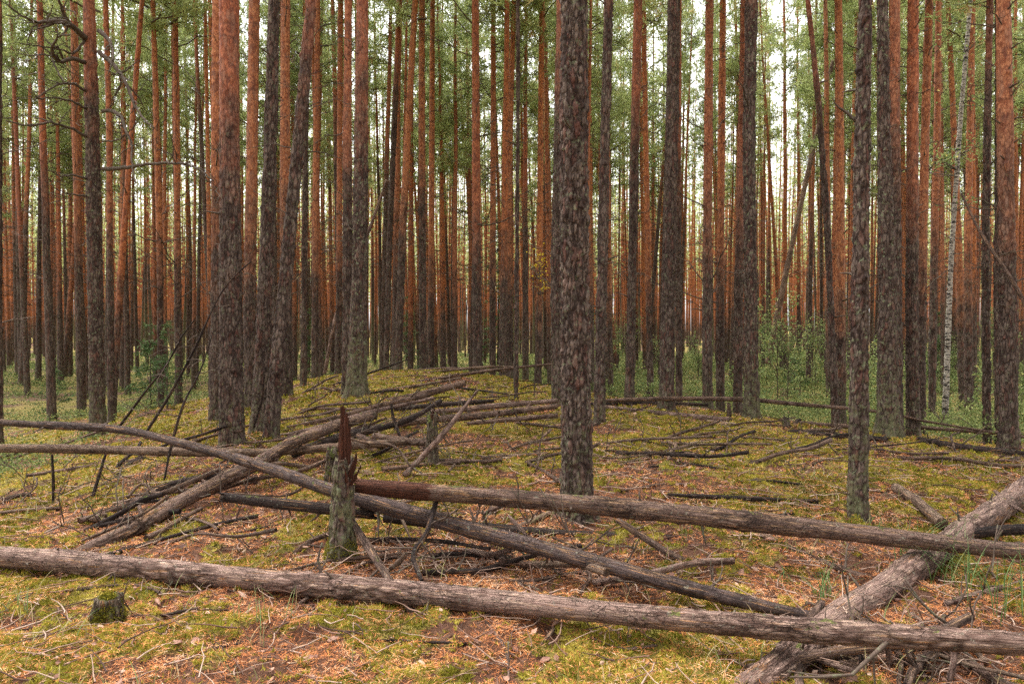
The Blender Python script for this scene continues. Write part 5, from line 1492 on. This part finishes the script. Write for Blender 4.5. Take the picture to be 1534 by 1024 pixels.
# dead leaves: the largest ones are single objects of the ground
def leaf_mesh(seed):
    rng = np.random.default_rng(seed)
    n = 10
    a = np.arange(n) / n * 2 * PI
    prof = .5 + .12 * np.cos(a) + rng.uniform(-.07, .07, n)
    x = np.cos(a) * prof * 1.25; y = np.sin(a) * prof * .8
    x[0] += .18
    z = .32 * y ** 2 + .14 * x * abs(rng.normal()) + rng.normal(0, .05, n)
    V = np.vstack([np.stack([x, y, z], -1), [[0, 0, 0]], [[-.95, .03, .06]], [[-.6, .02, 0]], [[-.6, -.02, 0]]])
    T = np.array([[n, i, (i + 1) % n] for i in range(n)] + [[n + 1, n + 2, n + 3]])
    tint = np.clip(rng.normal(.5, .1, len(V)), 0, 1)
    return make_mesh('fallen_leaf', V, T, M['leaf_dead'], {'tint': tint}, False)
LEAVES = [leaf_mesh(200 + i) for i in range(10)]
cnt = 0
while cnt < 290:
    y = math.sqrt(rs.uniform(2.9 ** 2, 5.6 ** 2)); x = rs.uniform(-.72, .72) * y
    if moss_mask(np.array([x]), np.array([y]))[0] > .6 and rs.random() < .6: continue
    o = link('fallen_leaf', rs.choice(LEAVES), ground)
    s_ = rs.uniform(.022, .045)
    o.scale = (s_, s_, s_)
    o.rotation_euler = (rs.gauss(0, .35), rs.gauss(0, .35), rs.uniform(0, 6.28))
    o.location = (x, y, gz(x, y) + rs.uniform(.012, .024))
    cnt += 1
def leaf_mass():
    s = Soup()
    for (y0, y1, dens, sz) in ((2.7, 5.6, 55, .028), (5.6, 9, 40, .045), (9, 16, 14, .07)):
        n = int(.5 * 1.48 * (y1 ** 2 - y0 ** 2) * dens)
        x, y = wedge(n, y0, y1)
        k = RNG.uniform(0, 1, n) > hollow(x, y); x, y = x[k], y[k]; n = len(x)
        D = rand_dirs(n) * [1, 1, .25]; D /= np.linalg.norm(D, axis=1)[:, None]
        C = np.stack([x, y, ground_h(x, y) + .02], -1)
        V, T, ta = leaf_quads(C, D, RNG.uniform(.6, 1.3, n) * sz, sz * .7, RNG.uniform(.1, 1, n))
        s.add(V, None, T, ta)
    tag(link('leaf_litter', s.mesh('leaf_litter', M['leaf_dead'], False)), 'small brown dead leaves scattered over the forest floor', 'leaf litter', None, 'stuff')
leaf_mass()

def twig_litter():
    s = Soup(); n = 0
    for (y0, y1, dens) in ((2.8, 5, 60), (5, 9, 26), (9, 16, 8)):
        m = int(.5 * 1.48 * (y1 ** 2 - y0 ** 2) * dens)
        X, Y = wedge(m, y0, y1)
        for x, y in zip(X, Y):
            if float(hollow(np.array([x]), np.array([y]))[0]) > .5: continue
            L = RNG.uniform(.07, .34) * (1.6 if y > 5 else 1); az = RNG.uniform(0, 2 * PI); k = 5
            a = az + np.cumsum(RNG.normal(0, .22, k))
            px_ = x + np.cumsum(np.cos(a)) * L / k; py_ = y + np.cumsum(np.sin(a)) * L / k
            r = RNG.uniform(.0018, .0042) * (1 + .09 * y)
            z = ground_h(px_, py_); z = z * .4 + z.max() * .6 + r + .006 + np.linspace(0, RNG.uniform(-.01, .05), k)
            s.tube(np.stack([px_, py_, z], -1), np.linspace(r, r * .4, k), 4, RNG.uniform(0, 1)); n += 1
    # tangled fine twigs under the crossing logs
    for (px, py, m, rad) in ((640, 850, 60, .35), (700, 830, 40, .4), (1300, 985, 60, .28), (1420, 985, 50, .3), (900, 870, 40, .35), (260, 740, 30, .4), (600, 640, 40, .8), (1230, 655, 40, .6), (1020, 620, 30, .7), (1450, 660, 50, .6)):
        c = hit(px, py)
        for q in range(m):
            x = c.x + RNG.normal(0, rad); y = c.y + RNG.normal(0, rad * .5)
            L = RNG.uniform(.15, .5); k = 6; a = RNG.uniform(0, 2 * PI) + np.cumsum(RNG.normal(0, .3, k))
            px_ = x + np.cumsum(np.cos(a)) * L / k; py_ = y + np.cumsum(np.sin(a)) * L / k
            z = ground_h(px_, py_).max() + .01 + np.cumsum(RNG.normal(.008, .02, k)).clip(-.0, .2)
            r = RNG.uniform(.002, .0045)
            s.tube(np.stack([px_, py_, z], -1), np.linspace(r, r * .3, k), 4, RNG.uniform(0, 1)); n += 1
    tag(link('twig_litter', s.mesh('twig_litter', M['twig'])), 'fine dead twigs scattered over the needles and moss', 'twig litter', None, 'stuff')
    print('twigs', n)
twig_litter()

# grass: named tufts where the photograph shows them, thin blades elsewhere
def grass_blades(C, h, n, rad, seed, dry=.2, fall=(0, 0)):
    rng = np.random.default_rng(seed)
    s = Soup()
    for q in range(n):
        x = C[0] + rng.normal(0, rad); y = C[1] + rng.normal(0, rad)
        z = gz(C[0] + x - C[0], y) if True else 0
        L = h * rng.uniform(.5, 1.15); az = rng.uniform(0, 2 * PI)
        lean = rng.uniform(.25, .9)
        dx, dy = math.cos(az) * lean + fall[0], math.sin(az) * lean + fall[1]
        k = 7; t = np.linspace(0, 1, k)
        P = np.stack([x + dx * L * t ** 1.7, y + dy * L * t ** 1.7, z - .01 + L * (t - .45 * lean * t ** 2.4)], -1)
        S = np.array([-dy, dx, 0]); S /= np.linalg.norm(S) + 1e-9
        w = .0024 * (1 - t ** 2 * .95)
        V = np.stack([P - S * w[:, None], P + S * w[:, None]], 1).reshape(-1, 3)
        i = np.arange(k - 1)[:, None] * 2
        s.add(V, i + np.array([0, 1, 3, 2]), None, float(np.clip(rng.normal(dry, .2), 0, 1)))
    return s
for k, (px, py, h, n, rad, lab, dry, fall) in enumerate([
    (1232, 900, .30, 26, .03, 'blue-green grass tuft left of the thick diagonal log', .15, (0, 0)),
    (1180, 880, .16, 12, .04, 'short grass tuft just behind the meeting of two logs', .2, (0, 0)),
    (1500, 915, .5, 50, .12, 'long drooping grass tuft near the right border between logs', .2, (-.5, -.1)),
    (1430, 870, .42, 34, .1, 'green grass tuft right of the thick diagonal log crossing', .2, (.3, 0)),
    (1360, 835, .36, 18, .05, 'thin grass blades arching over the lichen-spotted log', .2, (.5, -.2)),
    (1320, 800, .16, 14, .05, 'grass tuft at the foot of the slim grey-brown pine', .3, (.2, 0)),
    (15, 915, .2, 30, .08, 'pale grass tuft at the left border below the foreground log', .45, (0, 0)),
    (390, 925, .2, 26, .12, 'thin grass tuft under the foreground log left of the broken stump', .5, (0, 0)),
    (520, 905, .14, 18, .1, 'sparse dry grass in front of the broken stump', .7, (0, 0)),
    (1255, 970, .15, 20, .08, 'short grass at the foot of the bottom right log crossing', .4, (0, 0))]):
    c = hit(px, py)
    s = grass_blades((c.x, c.y), h, n, rad, 800 + k, dry, fall)
    o = tag(link('grass_tuft', s.mesh('grass_tuft', M['grass'], False)), lab, 'grass', None, 'stuff')
s = Soup()
X, Y = wedge(420, 2.8, 8)
for q, (x, y) in enumerate(zip(X, Y)):
    if fbm(np.array([x * .8]), np.array([y * .8]), s=171)[0] < .45: continue
    g = grass_blades((x, y), .12 + .1 * ((q * 7) % 5) / 5, 4, .04, 5000 + q, .78)
    s.add(np.vstack(g.V), np.vstack(g.Q), None, np.concatenate(g.a))
tag(link('thin_grass', s.mesh('thin_grass', M['grass'], False)), 'thin scattered grass blades over the litter', 'grass', None, 'stuff')

tt_ = 0
for m in set(o.data for o in COL.objects if o.type == 'MESH'):
    tt_ += sum(len(p.vertices) - 2 for p in []) + int((np.fromiter((p.loop_total for p in m.polygons), int, len(m.polygons)) - 2).sum())
print('unique triangles', tt_, 'objects', len(COL.objects))
